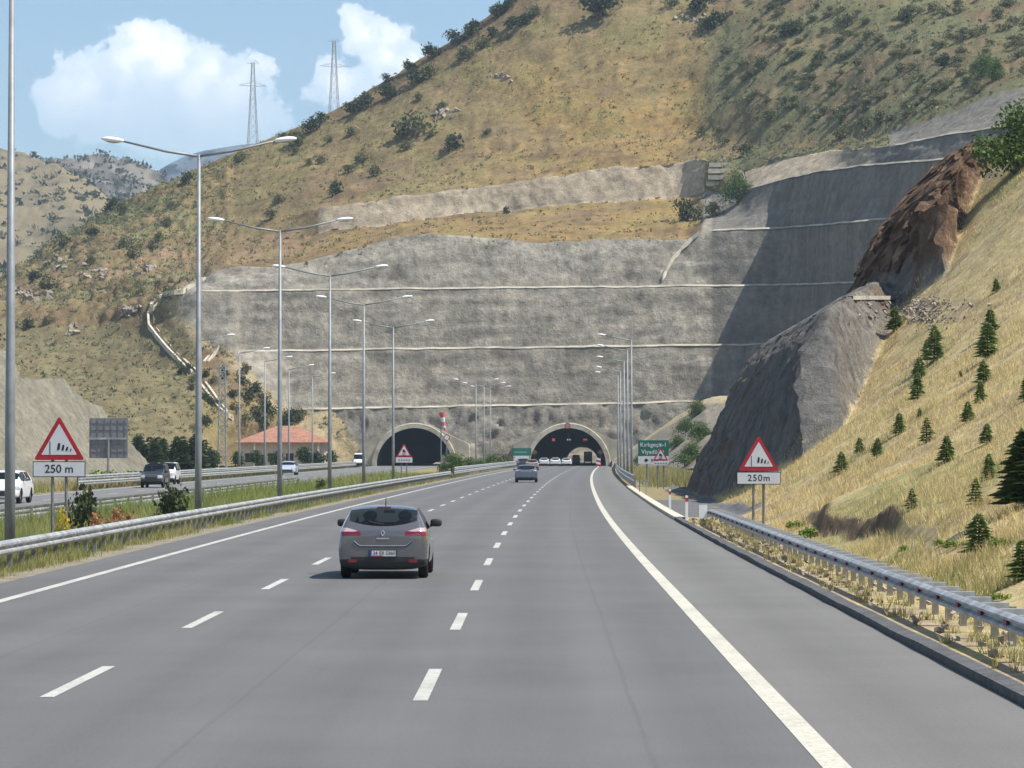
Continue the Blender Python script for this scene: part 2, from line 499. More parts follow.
# ------------------------------------------------------------------ ground and roads
def strip(name, lat0, lat1, Y0, Y1, z, m, step=4.0, curved=True, thick=0.0, nlat=1, parent=None, z1=None):
    Ys = np.arange(Y0, Y1 + step * 0.5, step)
    Ys[-1] = Y1
    d = dev(Ys) if curved else 0 * Ys
    zz = zroad(Ys)
    lats = np.linspace(lat0, lat1, nlat + 1)
    z1 = z if z1 is None else z1
    cols = [(l, z + (z1 - z) * k / max(nlat, 1)) for k, l in enumerate(lats)]
    if thick:
        cols = [(lat0, z - thick)] + cols + [(lat1, z1 - thick)]
    V, U = [], []
    for l, h in cols:
        V.append(np.stack([l + d, Ys, zz + h], -1))
        U.append(np.stack([np.full_like(Ys, l), Ys], -1))
    V = np.stack(V, 1).reshape(-1, 3)
    U = np.stack(U, 1).reshape(-1, 2)
    return link(name, np_mesh(name, V, grid_faces(len(Ys), len(cols)), uv=U), m, parent)

def gnd_col(V, tint):
    n = fbm(V, 0.15, 4, 5)[:, None]
    return np.array(tint) * (1 + 0.2 * n)

gx = np.array([-9000, -3000, -800, -200, -60, -12, -9, 6, 30, 200, 800, 3000, 9000.0])
gy = np.array([-300, -50, 40, 120, 250, 500, 560, 1250, 1400, 3000, 9000.0])
GV = np.array([(x, y, -0.09 if y < 560 else -3.2) for y in gy for x in gx])
ground = tag(link('ground', np_mesh('ground', GV, grid_faces(len(gy), len(gx)), col=np.tile((0.24, 0.20, 0.11), (len(GV), 1))), M['nearslope']), kind='structure')

road = tag(strip('road', -10.3, 4.72, -20, 1480, 0.0, M['asphalt'], 4.0, True, 0.12, 6), kind='structure')
far_road = tag(strip('opposite_road', -30.0, -18.0, -20, 860, -0.012, M['asphalt_far'], 8.0, False, 0.1, 3), kind='structure')

strip('edge_line', -9.18, -8.98, -20, 1300, 0.004, M['paint'], 4.0, parent=road)
strip('edge_line', 2.22, 2.45, -20, 1300, 0.004, M['paint_yellow'], 4.0, parent=road)
for lat in (-5.05, -1.225):
    for k in range(0, 45):
        y0 = 6.6 + 12.0 * k + (0.0 if lat < -2 else -0.4)
        strip('lane_dash', lat - 0.075, lat + 0.075, y0, y0 + 4.4, 0.004, M['paint'], 2.2, parent=road)
for lat in (-22.0, -26.0):
    for k in range(3, 35):
        strip('lane_dash', lat - 0.075, lat + 0.075, 12.0 * k, 12.0 * k + 4.2, -0.007, M['paint'], 4.2, False, parent=far_road)
for lat in (-18.9, -29.2):
    strip('edge_line', lat - 0.1, lat + 0.1, 20, 540, -0.007, M['paint'], 20, False, parent=far_road)
# bare gravel edge between the asphalt and the median grass, asphalt kerb and concrete kerb on the right
tag(strip('gravel_edge', -11.9, -10.3, -20, 540, -0.05, mat('gravel', (0.27, 0.235, 0.17), 0.95, 0, 0.3, 2.0, 0.8, 30.0), 4.0, True, 0, 3, z1=-0.01), kind='structure')
kb = strip('asphalt_kerb', 4.74, 4.95, 8, 111, 0.095, M['kerb_asphalt'], 1.5, True, 0.15, 1, z1=0.11)
kv = np.empty(len(kb.data.vertices) * 3, np.float32); kb.data.vertices.foreach_get('co', kv); kv = kv.reshape(-1, 3)
kv[:, 2] += np.where(kv[:, 2] > 0.05, 0.016 * fbm(kv, 1.3, 3, 401), 0); kv[:, 0] += 0.014 * fbm(kv, 0.9, 3, 402)
kb.data.vertices.foreach_set('co', kv.ravel()); kb.data.update()
tag(kb, kind='structure')
kc = strip('concrete_kerb', 4.74, 5.15, 111.2, 214, 0.11, M['concrete_pale'], 3.0, True, 0.2, 1, z1=0.09)
tag(kc, kind='structure')

# ------------------------------------------------------------------ near hill on the right
def z_right(u, Y):
    t = np.interp(Y, [30, 100, 140, 170, 190, 230], [0.55, 0.60, 0.66, 0.99, 1.13, 1.14])
    u0 = np.interp(Y, [30, 100, 130, 150, 200], [6.6, 6.5, 7.4, 8.2, 8.6])
    g = np.maximum(u - u0, 0)
    grass = 0.02 + t * (np.sqrt(g * g + 0.8) - 0.89) * (g > 0)
    cap = 23.5 + 0.12 * np.maximum(u - 30, 0)
    grass = np.where(grass > cap - 2, cap - 2 + 2 * np.tanh((grass - cap + 2) / 2), grass)
    # little soil scarp low on the slope
    sc = sstep(u, 7.85 + 0.25 * np.sin(Y * 0.21) + 0.12 * np.sin(Y * 0.9), 8.12 + 0.25 * np.sin(Y * 0.21) + 0.12 * np.sin(Y * 0.9)) * (1 - sstep(u, 8.5, 12.0))
    grass = grass + (0.36 + 0.12 * np.sin(Y * 0.55)) * sc * sstep(Y, 58, 72) * (1 - sstep(Y, 86, 96))
    # the rock spur with its bench and upper cliff
    us = u - np.maximum(Y - 203, 0) * 0.13
    ru = [0, 8.6, 9.3, 12.4, 13.7, 15.8, 18.4, 19.9, 20.5, 21.8, 23.9, 26.5, 29.0, 60]
    rz = [-.05, -.05, 1.5, 8.0, 9.6, 10.8, 12.4, 12.6, 13.8, 17.4, 20.1, 22.3, 23.4, 27.2]
    rock = np.interp(us, ru, rz)
    Yb = np.interp(u, [8, 8.6, 12, 14, 17, 20, 22, 25, 28, 34], [158, 158, 143, 145, 162, 174, 170, 184, 196, 204])
    w = sstep(Y, Yb - 2, Yb + 8)
    w = np.where(u > 20, sstep(Y, Yb - 2, Yb + 6), w)
    z = grass * (1 - w) + rock * w
    z = z * (1 - sstep(Y, 250, 345)) - 0.06 * sstep(Y, 112, 118) * (u < 8)
    return np.where(u < 5.2, np.minimum(z, 0.08), z), w, sc

us = np.concatenate([np.arange(5.0, 12, 0.16), np.arange(12, 32, 0.2), np.arange(32, 70, 1.2)])
Ysr = np.concatenate([np.arange(8, 60, 0.6), np.arange(60, 135, 0.6), np.arange(135, 165, 0.4), np.arange(165, 215, 0.26), np.arange(215, 346, 2.0)])
UU, YY = np.meshgrid(us, Ysr)
ZZ, RW, SC = z_right(UU, YY)
XX = UU + dev(YY)
PR = np.stack([XX, YY, ZZ], -1)
nb = fbm(PR, 0.35, 5, 3)
slopeamt = sstep(UU, 6.2, 9)
rockness = RW * sstep(UU, 8.4, 9.2) * (1 - sstep(UU, 31, 36))
PR[..., 2] += slopeamt * (1 - rockness) * (0.16 * nb + 0.05 * fbm(PR, 1.3, 3, 9)) * (YY > 20)
# rock: ribs running down the fall line, pushed out sideways
ribs = fbm(np.stack([YY * 0.55 - ZZ * 0.25, ZZ * 0.06, UU * 0.05], -1), 1.0, 5, 21, 0.6)
chunk = fbm(PR, 0.55, 5, 31, 0.65)
upper = sstep(ZZ, 12.6, 14.0)
crag = np.abs(fbm(PR, 0.9, 4, 35, 0.6)) - 0.25
shear = np.stack([PR[..., 0] * .5 + PR[..., 2] * .87, PR[..., 1] + 0.35 * PR[..., 2], PR[..., 2] * .5 - PR[..., 0] * .87], -1)
blk = cells(shear, (0.45, 1.1, 0.9), 301) + 0.6 * cells(shear, (1.1, 2.3, 2.0), 302)
blk2 = cells(PR, (0.9, 0.9, 0.6), 303) + 0.7 * cells(PR, (2.0, 1.8, 1.5), 304)
PR[..., 0] += rockness * (ribs * (0.40 + 0.25 * upper) + chunk * (0.18 + 0.6 * upper) + crag * (0.15 + 0.5 * upper) + blk * 0.32 * (1 - upper) + blk2 * 1.0 * upper)
PR[..., 2] += rockness * (chunk * (0.12 + 0.4 * upper) + crag * (0.10 + 0.5 * upper) + blk * 0.12 * (1 - upper) + blk2 * 0.9 * upper)
PR[..., 1] += rockness * upper * fbm(PR, 0.7, 4, 41) * 0.8
straw = np.array([0.47, 0.375, 0.195]); green = np.array([0.20, 0.21, 0.075]); soil = np.array([0.30, 0.225, 0.145])
n_a = fbm(PR, 0.10, 4, 51)[..., None]; n_b = fbm(PR, 0.6, 4, 52)[..., None]
cr = straw * (1 + 0.15 * n_b) + (green - straw) * sstep(n_a + 0.4 * n_b, 0.1, 0.8) * 0.7
gedge = (1 - sstep(UU, 6.0, 8.2))[..., None]
cr = cr + (np.array([0.26, 0.245, 0.10]) - cr) * gedge * 0.6 * sstep(n_b, -0.5, 0.4)
cr = cr + (soil - cr) * sstep(n_b - 0.5 * n_a, 0.2, 0.8) * 0.8
cr = cr + (np.array([0.13, 0.09, 0.06]) - cr) * (np.clip(np.gradient(SC, axis=1) * 5, 0, 1) * sstep(YY + 6 * fbm(np.stack([UU, YY, 0 * UU], -1), .4, 3, 57), 60, 72) * (1 - sstep(YY, 84, 94)))[..., None]
cg = np.array([0.165, 0.158, 0.15]); cdark = np.array([0.095, 0.09, 0.088]); cbr = np.array([0.17, 0.115, 0.075])
rk = cg + (cdark - cg) * sstep(ribs, -0.1, 0.6)[..., None]
rk = rk + (np.array([0.235, 0.218, 0.195]) - rk) * (sstep(UU, 13.2, 15.5) * (1 - upper))[..., None] * 0.75  # upper grey rock painted paler, as if sunlit
rk = rk + (cbr - rk) * sstep(fbm(np.stack([YY * .25 - ZZ * .12, ZZ * 0.03, UU * 0], -1), 1, 3, 61), 0.35, 0.7)[..., None] * 0.7
upc = np.array([0.16, 0.098, 0.062]) + (np.array([0.42, 0.28, 0.17]) - np.array([0.16, 0.098, 0.062])) * np.maximum(sstep(chunk, 0.45, 0.85), (blk2 > 0.55) * 0.6)[..., None]  # brown cliff with a sunlit tone painted on bulges and blocks
rk = rk + (upc - rk) * upper[..., None] * 0.9
bw = sstep(np.sqrt(np.clip(rockness, 0, 1)) + 0.22 * nb * (rockness > 0.0005), 0.07, 0.24)[..., None]
cr = cr * (1 - bw) + rk * bw
# paved strip at the foot of the rock
pave = (sstep(YY, 113, 118) * (1 - sstep(UU, 8.2, 8.6)))[..., None]
cr = cr + (np.array([0.13, 0.13, 0.135]) - cr) * pave
gravel = ((1 - sstep(UU, 5.5, 6.3)) * (1 - sstep(YY, 108, 113)))[..., None]
cr = cr + (np.array([0.33, 0.265, 0.185]) - cr) * gravel * sstep(n_b, -0.6, 0.2)
rh_faces = grid_faces(*UU.shape)
right_hill = tag(link('hill_slope', np_mesh('hill_slope', PR.reshape(-1, 3), rh_faces, col=cr.reshape(-1, 3), smooth=True), [M['nearslope'], M['rock']]), kind='structure')
right_hill.data.polygons.foreach_set('use_smooth', bw.reshape(-1)[rh_faces].mean(1) < 0.5)
right_hill.data.polygons.foreach_set('material_index', (bw.reshape(-1)[rh_faces].mean(1) > 0.5).astype(np.int32))
bvh_right = BVHTree.FromPolygons([tuple(v) for v in PR.reshape(-1, 3)], [tuple(f) for f in rh_faces.tolist()])

# ------------------------------------------------------------------ far hillside with the benched tunnel cut
def loft(rows, pxs, subs, berms={}):
    """rows: list of knots (px, py, Y); subs: subdivisions after each row; berms: row index -> depth function of px"""
    G, T = [], []
    for r, kn in enumerate(rows):
        kn = np.array(kn, float)
        py = np.interp(pxs, kn[:, 0], kn[:, 1]); Y = np.interp(pxs, kn[:, 0], kn[:, 2])
        k = np.ones(9) / 9
        Ysm = np.convolve(np.pad(Y, 4, mode='edge'), k, 'valid')
        w = np.stack([(pxs - VX) * Ysm / F, Ysm, CAMH + (VY - py) * Ysm / F], -1)
        G.append(w); T.append(r)
        if r in berms:
            d = berms[r](pxs)
            w2 = w.copy(); w2[:, 1] += d; w2[:, 0] *= w2[:, 1] / w[:, 1]
            G.append(w2); T.append(r + 0.05)
    out, tt = [], []
    for i in range(len(G) - 1):
        r = int(T[i])
        n = 1 if (T[i + 1] - T[i]) < 0.1 else subs[r]
        for j in range(n):
            f = j / n
            out.append(G[i] * (1 - f) + G[i + 1] * f); tt.append(T[i] * (1 - f) + T[i + 1] * f)
    out.append(G[-1]); tt.append(T[-1])
    return np.stack(out), np.array(tt)

HROWS = [
    # 0 toe
    [(-160, 466, 380), (0, 466, 430), (180, 466, 490), (240, 466, 535), (340, 466.6, 545), (782, 466.6, 545), (812, 466, 535), (855, 466, 505), (1000, 466, 470), (1250, 466, 440)],
    # 1 first berm
    [(-160, 420, 470), (0, 420, 500), (180, 415, 520), (284, 409, 549), (512, 405.5, 549), (640, 402.5, 549), (782, 400, 548), (812, 399, 538), (855, 397, 508), (1000, 390, 474), (1250, 380, 445)],
    # 2 second berm
    [(-160, 375, 520), (0, 375, 545), (100, 372, 555), (180, 362, 555), (237, 351, 555.5), (512, 347.5, 555.5), (788, 344, 553), (815, 343, 540), (855, 340, 511), (1000, 333, 480), (1250, 325, 450)],
    # 3 third berm
    [(-160, 330, 585), (0, 322, 592), (100, 312, 584), (150, 303, 571), (195, 291, 562), (512, 287.5, 562), (640, 286.5, 562), (786, 285, 560), (812, 284, 547), (855, 282, 515), (1000, 274, 484), (1250, 265, 450)],
    # 4 top of the grey cut / fourth berm on the right
    [(-160, 318, 625), (0, 302, 628), (100, 286, 606), (150, 283, 584), (190, 283, 571), (205, 278, 568), (215, 270, 568), (240, 266, 568), (270, 267, 568), (300, 262, 568), (340, 252, 569), (400, 237, 569), (430, 233, 569), (470, 236, 569), (540, 243, 569), (600, 240, 569), (690, 240, 569), (705, 232, 569), (715, 230, 568), (788, 227, 565), (815, 225, 548), (858, 221.5, 518), (1000, 208, 488), (1250, 195, 455)],
    # 5 foot of the upper cut / fifth berm
    [(-160, 312, 680), (0, 293, 680), (50, 268, 680), (100, 252, 670), (200, 250, 650), (300, 240, 640), (330, 232, 640), (400, 222, 640), (512, 210, 640), (600, 203, 640), (690, 195, 638), (706, 190, 630), (735, 192, 600), (755, 187, 582), (790, 177, 572), (820, 171, 556), (865, 165, 530), (930, 160, 505), (1000, 153, 490), (1250, 140, 460)],
    # 6 top of the upper cut
    [(-160, 310, 700), (0, 289, 700), (50, 258, 700), (100, 238, 690), (200, 230, 670), (300, 214, 650), (318, 208, 644), (400, 197, 644), (512, 182, 644), (560, 177, 644), (600, 167, 644), (690, 160, 642), (706, 158, 636), (720, 160, 630), (745, 172, 612), (780, 160, 598), (830, 150, 580), (860, 148, 545), (880, 146, 533), (900, 144, 525), (950, 134, 508), (989, 128, 500), (1050, 118, 488), (1250, 95, 466)],
    # 7
    [(-160, 308, 710), (0, 286.5, 710), (50, 251, 715), (100, 226, 715), (200, 205, 700), (300, 185, 680), (400, 165, 675), (512, 150, 672), (600, 135, 670), (680, 126, 668), (700, 128, 662), (720, 138, 650), (760, 145, 626), (800, 143, 608), (850, 137, 585), (880, 138, 560), (929, 122, 540), (1000, 96, 522), (1050, 85, 512), (1250, 50, 480)],
    # 8 skyline on the left
    [(-160, 306, 720), (0, 285, 720), (50, 246, 730), (100, 214, 735), (150, 189, 735), (200, 167, 735), (260, 141, 735), (310, 121, 735), (350, 101, 735), (400, 71, 735), (440, 46, 735), (480, 21, 735), (505, 3, 735), (560, -30, 735), (620, -60, 735), (690, -60, 735), (712, -60, 737), (730, -60, 733), (800, -60, 725), (900, -60, 715), (1250, -70, 700)],
]
pxs = np.arange(-160, 1251, 2.4)
def wallmask_px(p):
    return np.clip((p - 225) / 20, 0, 1)
berms = {1: lambda p: 0.15 + 2.4 * np.clip((p - 280) / 10, 0, 1), 2: lambda p: 0.15 + 2.6 * np.clip((p - 230) / 10, 0, 1),
         3: lambda p: 0.15 + 2.4 * np.clip((p - 190) / 10, 0, 1), 4: lambda p: 0.2 + 2.4 * np.clip((p - 705) / 15, 0, 1),
         5: lambda p: 0.2 + 3.0 * np.clip((p - 745) / 15, 0, 1), 6: lambda p: 0.2 + 3.0 * np.clip((p - 885) / 15, 0, 1)}
HG, HT = loft(HROWS, pxs, [22, 20, 20, 18, 16, 12, 16, 46, 1], berms)
# behind the skyline: over the crest and down to the far valley
crest = HG[-1]
back = []
for d, drop in ((25, -0.12), (80, -0.32), (220, -0.45)):
    b = crest.copy(); b[:, 1] += d; b[:, 2] += drop * d; b[:, 0] *= 1.0 + d / 2000.0
    back.append(b)
rising = np.clip((pxs - 500) / 80, 0, 1)[:, None]
for b, d, up in zip(back, (25, 80, 220), (14, 30, 10)):
    b[:, 2:3] += rising * (up + 0.30 * d)
b = crest.copy(); b[:, 1] = 1285; b[:, 2] = 4.6 ; b[:, 0] *= 1.2; back.append(b)
HG = np.concatenate([HG, np.stack(back)]); HT = np.concatenate([HT, [8.3, 8.6, 8.8, 9.0]])
PX = np.tile(pxs, (len(HT), 1)); TT = np.tile(HT[:, None], (1, len(pxs)))
PYg = VY - (HG[..., 2] - CAMH) * F / HG[..., 1]
def lin(x, xs, ys): return np.interp(x, xs, ys)
leftb = np.where(TT < 1.0, lin(PYg, [405, 466], [331, 369]), lin(PYg, [262, 280, 291, 310, 345, 351, 409, 466], [200, 200, 183, 180, 210, 233, 284, 345]))
wall = (PX > leftb + 4 * fbm(HG, 0.25, 3, 71)) & ((TT <= 4.02) | ((PX > 704) & (TT <= 5.02)) | ((PX > 742) & (TT <= 6.02)) | ((PX > 890) & (TT <= 7.02)))
tan = (PX > 318) & (PX < 702) & (TT > 5.02) & (TT <= 6.02)
tanr = (PX > 742) & (PX < 870) & (TT > 5.02) & (TT <= 6.02)
dW = (wall | tan).astype(float)
# relief
dr = np.gradient(HG, axis=0); dc = np.gradient(HG, axis=1)
N_ = np.cross(dc, dr); N_ /= np.linalg.norm(N_, axis=-1, keepdims=True) + 1e-9
N_[N_[..., 1] > 0] *= -1
rough = fbm(HG, 0.12, 5, 81, 0.55)
rough2 = fbm(HG, 0.45, 4, 82, 0.6)
vert = fbm(HG * np.array([1, 1, 0.15]), 0.30, 4, 83, 0.6)
lowband = (TT < 1.0) & wall
lay = fbm(HG * np.array([0.12, 0.12, 1.0]), 0.9, 4, 85, 0.6)
amp = np.where(wall, 0.16 * rough + 0.20 * rough2 + 0.12 * vert + 0.20 * lay, 0.75 * rough + 0.30 * rough2)
amp = np.where(lowband, 0.35 * rough + 0.45 * rough2 + 0.2 * vert + 0.7 * cells(HG, (.7, .3, .55), 305), amp)
rocky = (PX < 230) & (~wall) & (TT > 2.9)
amp = np.where(rocky, amp + 1.3 * np.abs(fbm(HG, 0.16, 4, 84)) + 0.5 * rough2, amp)
hol = np.minimum(np.abs(TT - np.round(TT)), 0.2) / 0.2
amp = amp * np.where(wall & (TT < 6.1), 0.35 + 0.65 * hol, 1.0)
amp = amp * np.where(TT > 7.9, 0.5, 1.0)
HD = HG + N_ * amp[..., None]
# colours of the ground, with shade painted into the right wall
C = lambda *a: np.array(a)
n1 = fbm(HG, 0.030, 4, 91)[..., None]; n2 = fbm(HG, 0.12, 4, 92)[..., None]; n3 = fbm(HG, 0.5, 3, 93)[..., None]
str_h = fbm(HG * np.array([0.25, 0.25, 1.4]), 0.35, 3, 94)[..., None]
brown, dry, orange = C(.222, .164, .098), C(.25, .202, .106), C(.325, .222, .090)
olive, sage, rockc = C(.20, .19, .085), C(.165, .175, .095), C(.29, .20, .135)
col = brown + (dry - brown) * sstep(n1 + 0.5 * n2, -0.5, 0.5)
ter = fbm(HG * np.array([0.10, 0.10, 1.0]), 0.8, 4, 96, 0.6)[..., None]
col = col * (0.90 + 0.16 * str_h + 0.20 * ter + 0.10 * n3)
org = (sstep(PX, 440, 560) * (1 - sstep(PX, 690, 712)) * sstep(PYg, 20, 90))[..., None]
org = np.maximum(org, ((TT > 4.02) & (TT < 5.05) & (PX > 290) & (PX < 690))[..., None] * 0.8)
col = col + (orange - col) * org * sstep(n2 + 0.4 * n3, -0.7, 0.5) * 0.85
col = col + (olive - col) * sstep(n2 + 0.6 * str_h, 0.05, 0.7) * 0.55
col = col * (1 + 0.16 * ter * org)
sag = (sstep(PX, 698, 725) * (TT > 5.9))[..., None]
col = col + ((sage * 0.98) - col) * sag * sstep(n2 + 0.5 * n3, -0.6, 0.35) * 0.8
lft = ((1 - sstep(PX, 190, 260)) * (TT > 2.0))[..., None]
col = col + (sage * 1.25 - col) * lft * sstep(n2 + 0.4 * n3, 0.0, 0.6) * 0.6
band = np.exp(-((PYg - lin(PX, [-100, 0, 60, 150, 230, 330], [310, 300, 282, 262, 250, 232])) / 17) ** 2)[..., None] * (PX < 330)[..., None]
rb = sstep(n3 + 0.7 * n2, -0.1, 0.5) * band
col = col + (rockc - col) * rb
gb = ((PX < 200) & (PYg > 325))[..., None]
col = col + (C(.175, .155, .092) * (1 + .3 * n3) - col) * gb * 0.8
grey = C(.250, .227, .187)
wc = grey * (1 + 0.10 * n2 + 0.20 * str_h + 0.10 * vert[..., None] + 0.34 * lay[..., None])
pock = cells(HG, (.16, .1, .45), 306)[..., None]
wc = wc + (C(.13, .12, .105) - wc) * (pock > .47) * sstep(n3, .1, .6) * .75
wc = wc + (C(.315, .282, .225) - wc) * sstep(n1 + 0.6 * n3 + 0.3 * vert[..., None], 0.25, 0.8) * 0.7
wc = wc + (C(.17, .158, .14) - wc) * sstep(rough2[..., None] + 0.5 * n2, 0.5, 0.95) * 0.6
topl = ((TT > 3.05) & (TT <= 4.02) & (PX < 705))[..., None]
wc = wc + (C(.33, .305, .255) - wc) * topl * 0.45 * sstep(n3, -0.6, 0.3)
lb = lowband[..., None]
wc = wc + (C(.145, .135, .12) * (1 + .5 * n3) - wc) * lb * 0.75 * sstep(n3 + n2, -0.7, 0.4)
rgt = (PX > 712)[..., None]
wc = wc + (C(.150, .140, .126) * (1 + .18 * vert[..., None]) - wc) * rgt * 0.75  # shade painted in: wall darkened right of the corner
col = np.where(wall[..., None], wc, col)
tc_ = C(.325, .27, .20) * (1 + .22 * n2 + .15 * n3 + 0.15 * vert[..., None])
col = np.where((tan | tanr)[..., None], tc_, col)
# tan soil margin along the left edge of the cut
mar = np.exp(-((PX - leftb + 7) / 9) ** 2)[..., None] * ((TT < 3.2) & ~wall)[..., None]
col = col + (C(.42, .36, .25) - col) * mar * 0.85
soilr = ((PX > 290) & (PX < 380) & (TT < 1.0) & ~wall)[..., None]
col = col + (C(.40, .335, .22) - col) * soilr * 0.9
col = np.where(wall[..., None] | tan[..., None] | tanr[..., None], col, col * C(.90, .865, .79))
hf = grid_faces(*PX.shape)
# openings for the two tunnel portals
TUN = [(-3.4 + float(dev(545)), 'right'), (-23.0, 'left')]
fc = HD.reshape(-1, 3)[hf].mean(1)
keep = np.ones(len(hf), bool)
for xc, _ in TUN:
    ang = np.arctan2(np.maximum(fc[:, 2], 0.01), np.abs(fc[:, 0] - xc)); rr = np.hypot(fc[:, 0] - xc, fc[:, 2])
    rout = np.where(ang >= R(64), 7.85, np.minimum(9.9 / np.maximum(np.cos(ang), 1e-3), 7.85 / np.cos(ang - R(64))))
    keep &= ~((rr < rout - 0.45) & (fc[:, 1] < 556))
rowf = TT.reshape(-1)[hf].mean(1)
keep &= ~((rowf > 8.9) & (np.abs(fc[:, 0] - 16) < 10) & (fc[:, 2] < 6))
wallf = wall.reshape(-1)[hf].mean(1) > 0.5
hill_me = np_mesh('hillside', HD.reshape(-1, 3), hf[keep], col=col.reshape(-1, 3), smooth=True)
hillside = tag(link('hillside', hill_me, [M['terrain'], M['wallrock']]), kind='structure')
hill_me.polygons.foreach_set('material_index', wallf[keep].astype(np.int32))
bvh_hill = BVHTree.FromPolygons([tuple(v) for v in HD.reshape(-1, 3)], [tuple(f) for f in hf[keep].tolist()])

def cast(px, py, bv=None):
    """the point of the terrain seen at a pixel"""
    d = Vector(at(px, py, 1000.0)) - Vector((0, 0, CAMH))
    best = None
    for b in ([bv] if bv else [bvh_right, bvh_hill]):
        h = b.ray_cast(Vector((0, 0, CAMH)), d.normalized(), 3000)
        if h[0] is not None and (best is None or h[3] < best[3]): best = h
    return best[0] if best else None

def ground_at(x, y, bv):
    h = bv.ray_cast(Vector((x, y, 300)), Vector((0, 0, -1)), 600)
    return h[0].z if h[0] is not None else 0.0

def ribbon(name, pts, w, h, m, parent=None, sink=0.5, bevel=1.0):
    """a raised kerb or channel wall along a path of world points"""
    mb = MB(); vs = []
    for i, p in enumerate(pts):
        p = Vector(p)
        d = (Vector(pts[min(i + 1, len(pts) - 1)]) - Vector(pts[max(i - 1, 0)])); d.z = 0
        s = Vector((d.y, -d.x, 0)).normalized() * (w / 2)
        vs += [p - s - Vector((0, 0, sink)), p - s + Vector((0, 0, h)), p + s * bevel + Vector((0, 0, h)), p + s - Vector((0, 0, sink))]
    fs = []
    for i in range(len(pts) - 1):
        a = i * 4
        for k in range(3): fs.append((a + k, a + k + 4, a + k + 5, a + k + 1))
    n = len(vs)
    fs += [(0, 1, 2, 3), (n - 1, n - 2, n - 3, n - 4)]
    mb.add(vs, fs)
    return mb.build(name, m, parent)

# concrete kerbs on each berm's outer edge, sloped and paled to look sunlit
for r, a, b_ in ((1, 286, 700), (2, 236, 790), (3, 194, 1000), (4, 712, 1000), (5, 752, 1040), (6, 895, 1060)):
    kn = np.array(HROWS[r], float)
    rowi = int(np.argmin(np.abs(HT - r)))
    sel = [i for i in range(0, len(pxs), 2) if a <= pxs[i] <= b_]
    pts = [HD[rowi, i] + np.array([0, 0.12, 0]) for i in sel]
    wob = fbm(np.array(pts), 0.3, 3, 101)
    ribbon('berm_kerb', [p + np.array([0, 0, 0.06 * w_]) for p, w_ in zip(pts, wob)], 0.55, 0.20, M['berm'], hillside, 0.12, -0.2)

def path_on(pts_px, n=4, bv=None):
    out_ = []
    for (a, b) in zip(pts_px[:-1], pts_px[1:]):
        for k in range(n):
            p = cast(a[0] + (b[0] - a[0]) * k / n, a[1] + (b[1] - a[1]) * k / n, bv)
            if p is not None: out_.append(p)
    return out_
# drainage channels on the left hillside and beside the cut
def channel(pp, gap, w, h, label):
    pts = path_on(pp, 6, bvh_hill)
    if len(pts) < 2: return
    t = thing('drainage_channel', label, 'drain', pts[0])
    for s in (-1, 1):
        q = []
        for i, p in enumerate(pts):
            d = pts[min(i + 1, len(pts) - 1)] - pts[max(i - 1, 0)]
            sd = Vector((d.y, -d.x, 0))
            sd = sd.normalized() if sd.length > 1e-3 else Vector((1, 0, 0))
            q.append(p + sd * s * gap / 2 - pts[0])
        ribbon('channel_wall', q, w, h, M['concrete_pale'], t)
channel([(203, 279), (185, 290), (168, 294), (156, 300), (150, 312), (151, 326), (160, 338), (172, 352), (186, 366), (196, 374)], 1.1, 0.4, 0.45, 'pale curving concrete drainage channel running down the dry hillside left of the cut')
channel([(218, 346), (212, 354), (204, 364)], 0.8, 0.35, 0.3, 'short pale drainage channel slanting from the left end of the middle berm')
channel([(201, 382), (210, 394), (218, 405), (229, 417), (233, 424)], 1.1, 0.4, 0.4, 'lower pale drainage channel above the red-roofed house')
channel([(699, 233), (690, 240), (680, 249), (671, 259), (664, 271), (660, 281)], 0.9, 0.4, 0.35, 'pale stepped drain descending the right side of the grey cut')
# check-dam steps in the gully above the cut
sb = cast(717, 190, bvh_hill)
st = thing('gully_steps', 'flight of broad pale concrete steps in the gully above the grey cut', 'steps', sb)
for k, (pa, pb, py) in enumerate(((707, 728, 184), (709, 734, 177.5), (709, 737, 171), (710, 738, 165))):
    pc = cast((pa + pb) / 2, py, bvh_hill)
    hw = (pb - pa) / 2 * pc.y / F
    mb = MB().box(-hw, hw, -1.3, 2.0, -.45, 0.45)
    o = mb.build('step', M['concrete_pale'], st, pc - sb); o.rotation_euler.z = R(-10)

# ------------------------------------------------------------------ sprayed-concrete spur on the left
SROWS = [
    [(-200, 505, 132), (-120, 499, 150), (0, 493, 183), (60, 488, 205), (112, 485, 230), (150, 481, 250), (170, 478, 268)],
    [(-200, 415, 165), (-120, 420, 178), (0, 420, 203), (22, 432, 212), (60, 434, 226), (100, 450, 242), (130, 463, 252), (150, 475, 258), (170, 478, 270)],
    [(-200, 325, 195), (-120, 332, 205), (0, 350, 222), (12, 366, 225), (22, 378, 228), (60, 379, 245), (80, 394, 248), (100, 411, 252), (130, 440, 258), (150, 467, 263), (170, 478, 272)]]
spx = np.arange(-200, 171, 1.6)
SG, ST = loft(SROWS, spx, [26, 26])
bk = SG[-1].copy(); bk[:, 1] += 18; bk[:, 2] = np.maximum(bk[:, 2] - 1.5, -0.2); bk[:, 0] *= 1.06
bk2 = SG[-1].copy(); bk2[:, 1] += 55; bk2[:, 2] = -0.4; bk2[:, 0] *= 1.12
SG = np.concatenate([SG, bk[None], bk2[None]])
sr = fbm(np.stack([SG[..., 0] * 0.5 + SG[..., 1] * 0.5, SG[..., 2] * 0.12, SG[..., 1] * 0.1], -1), 0.6, 5, 111, 0.6)
sr2 = fbm(SG, 0.8, 4, 112)
fade = np.clip((SG[..., 2] + 0.1) / 1.5, 0, 1)
SG2 = SG.copy()
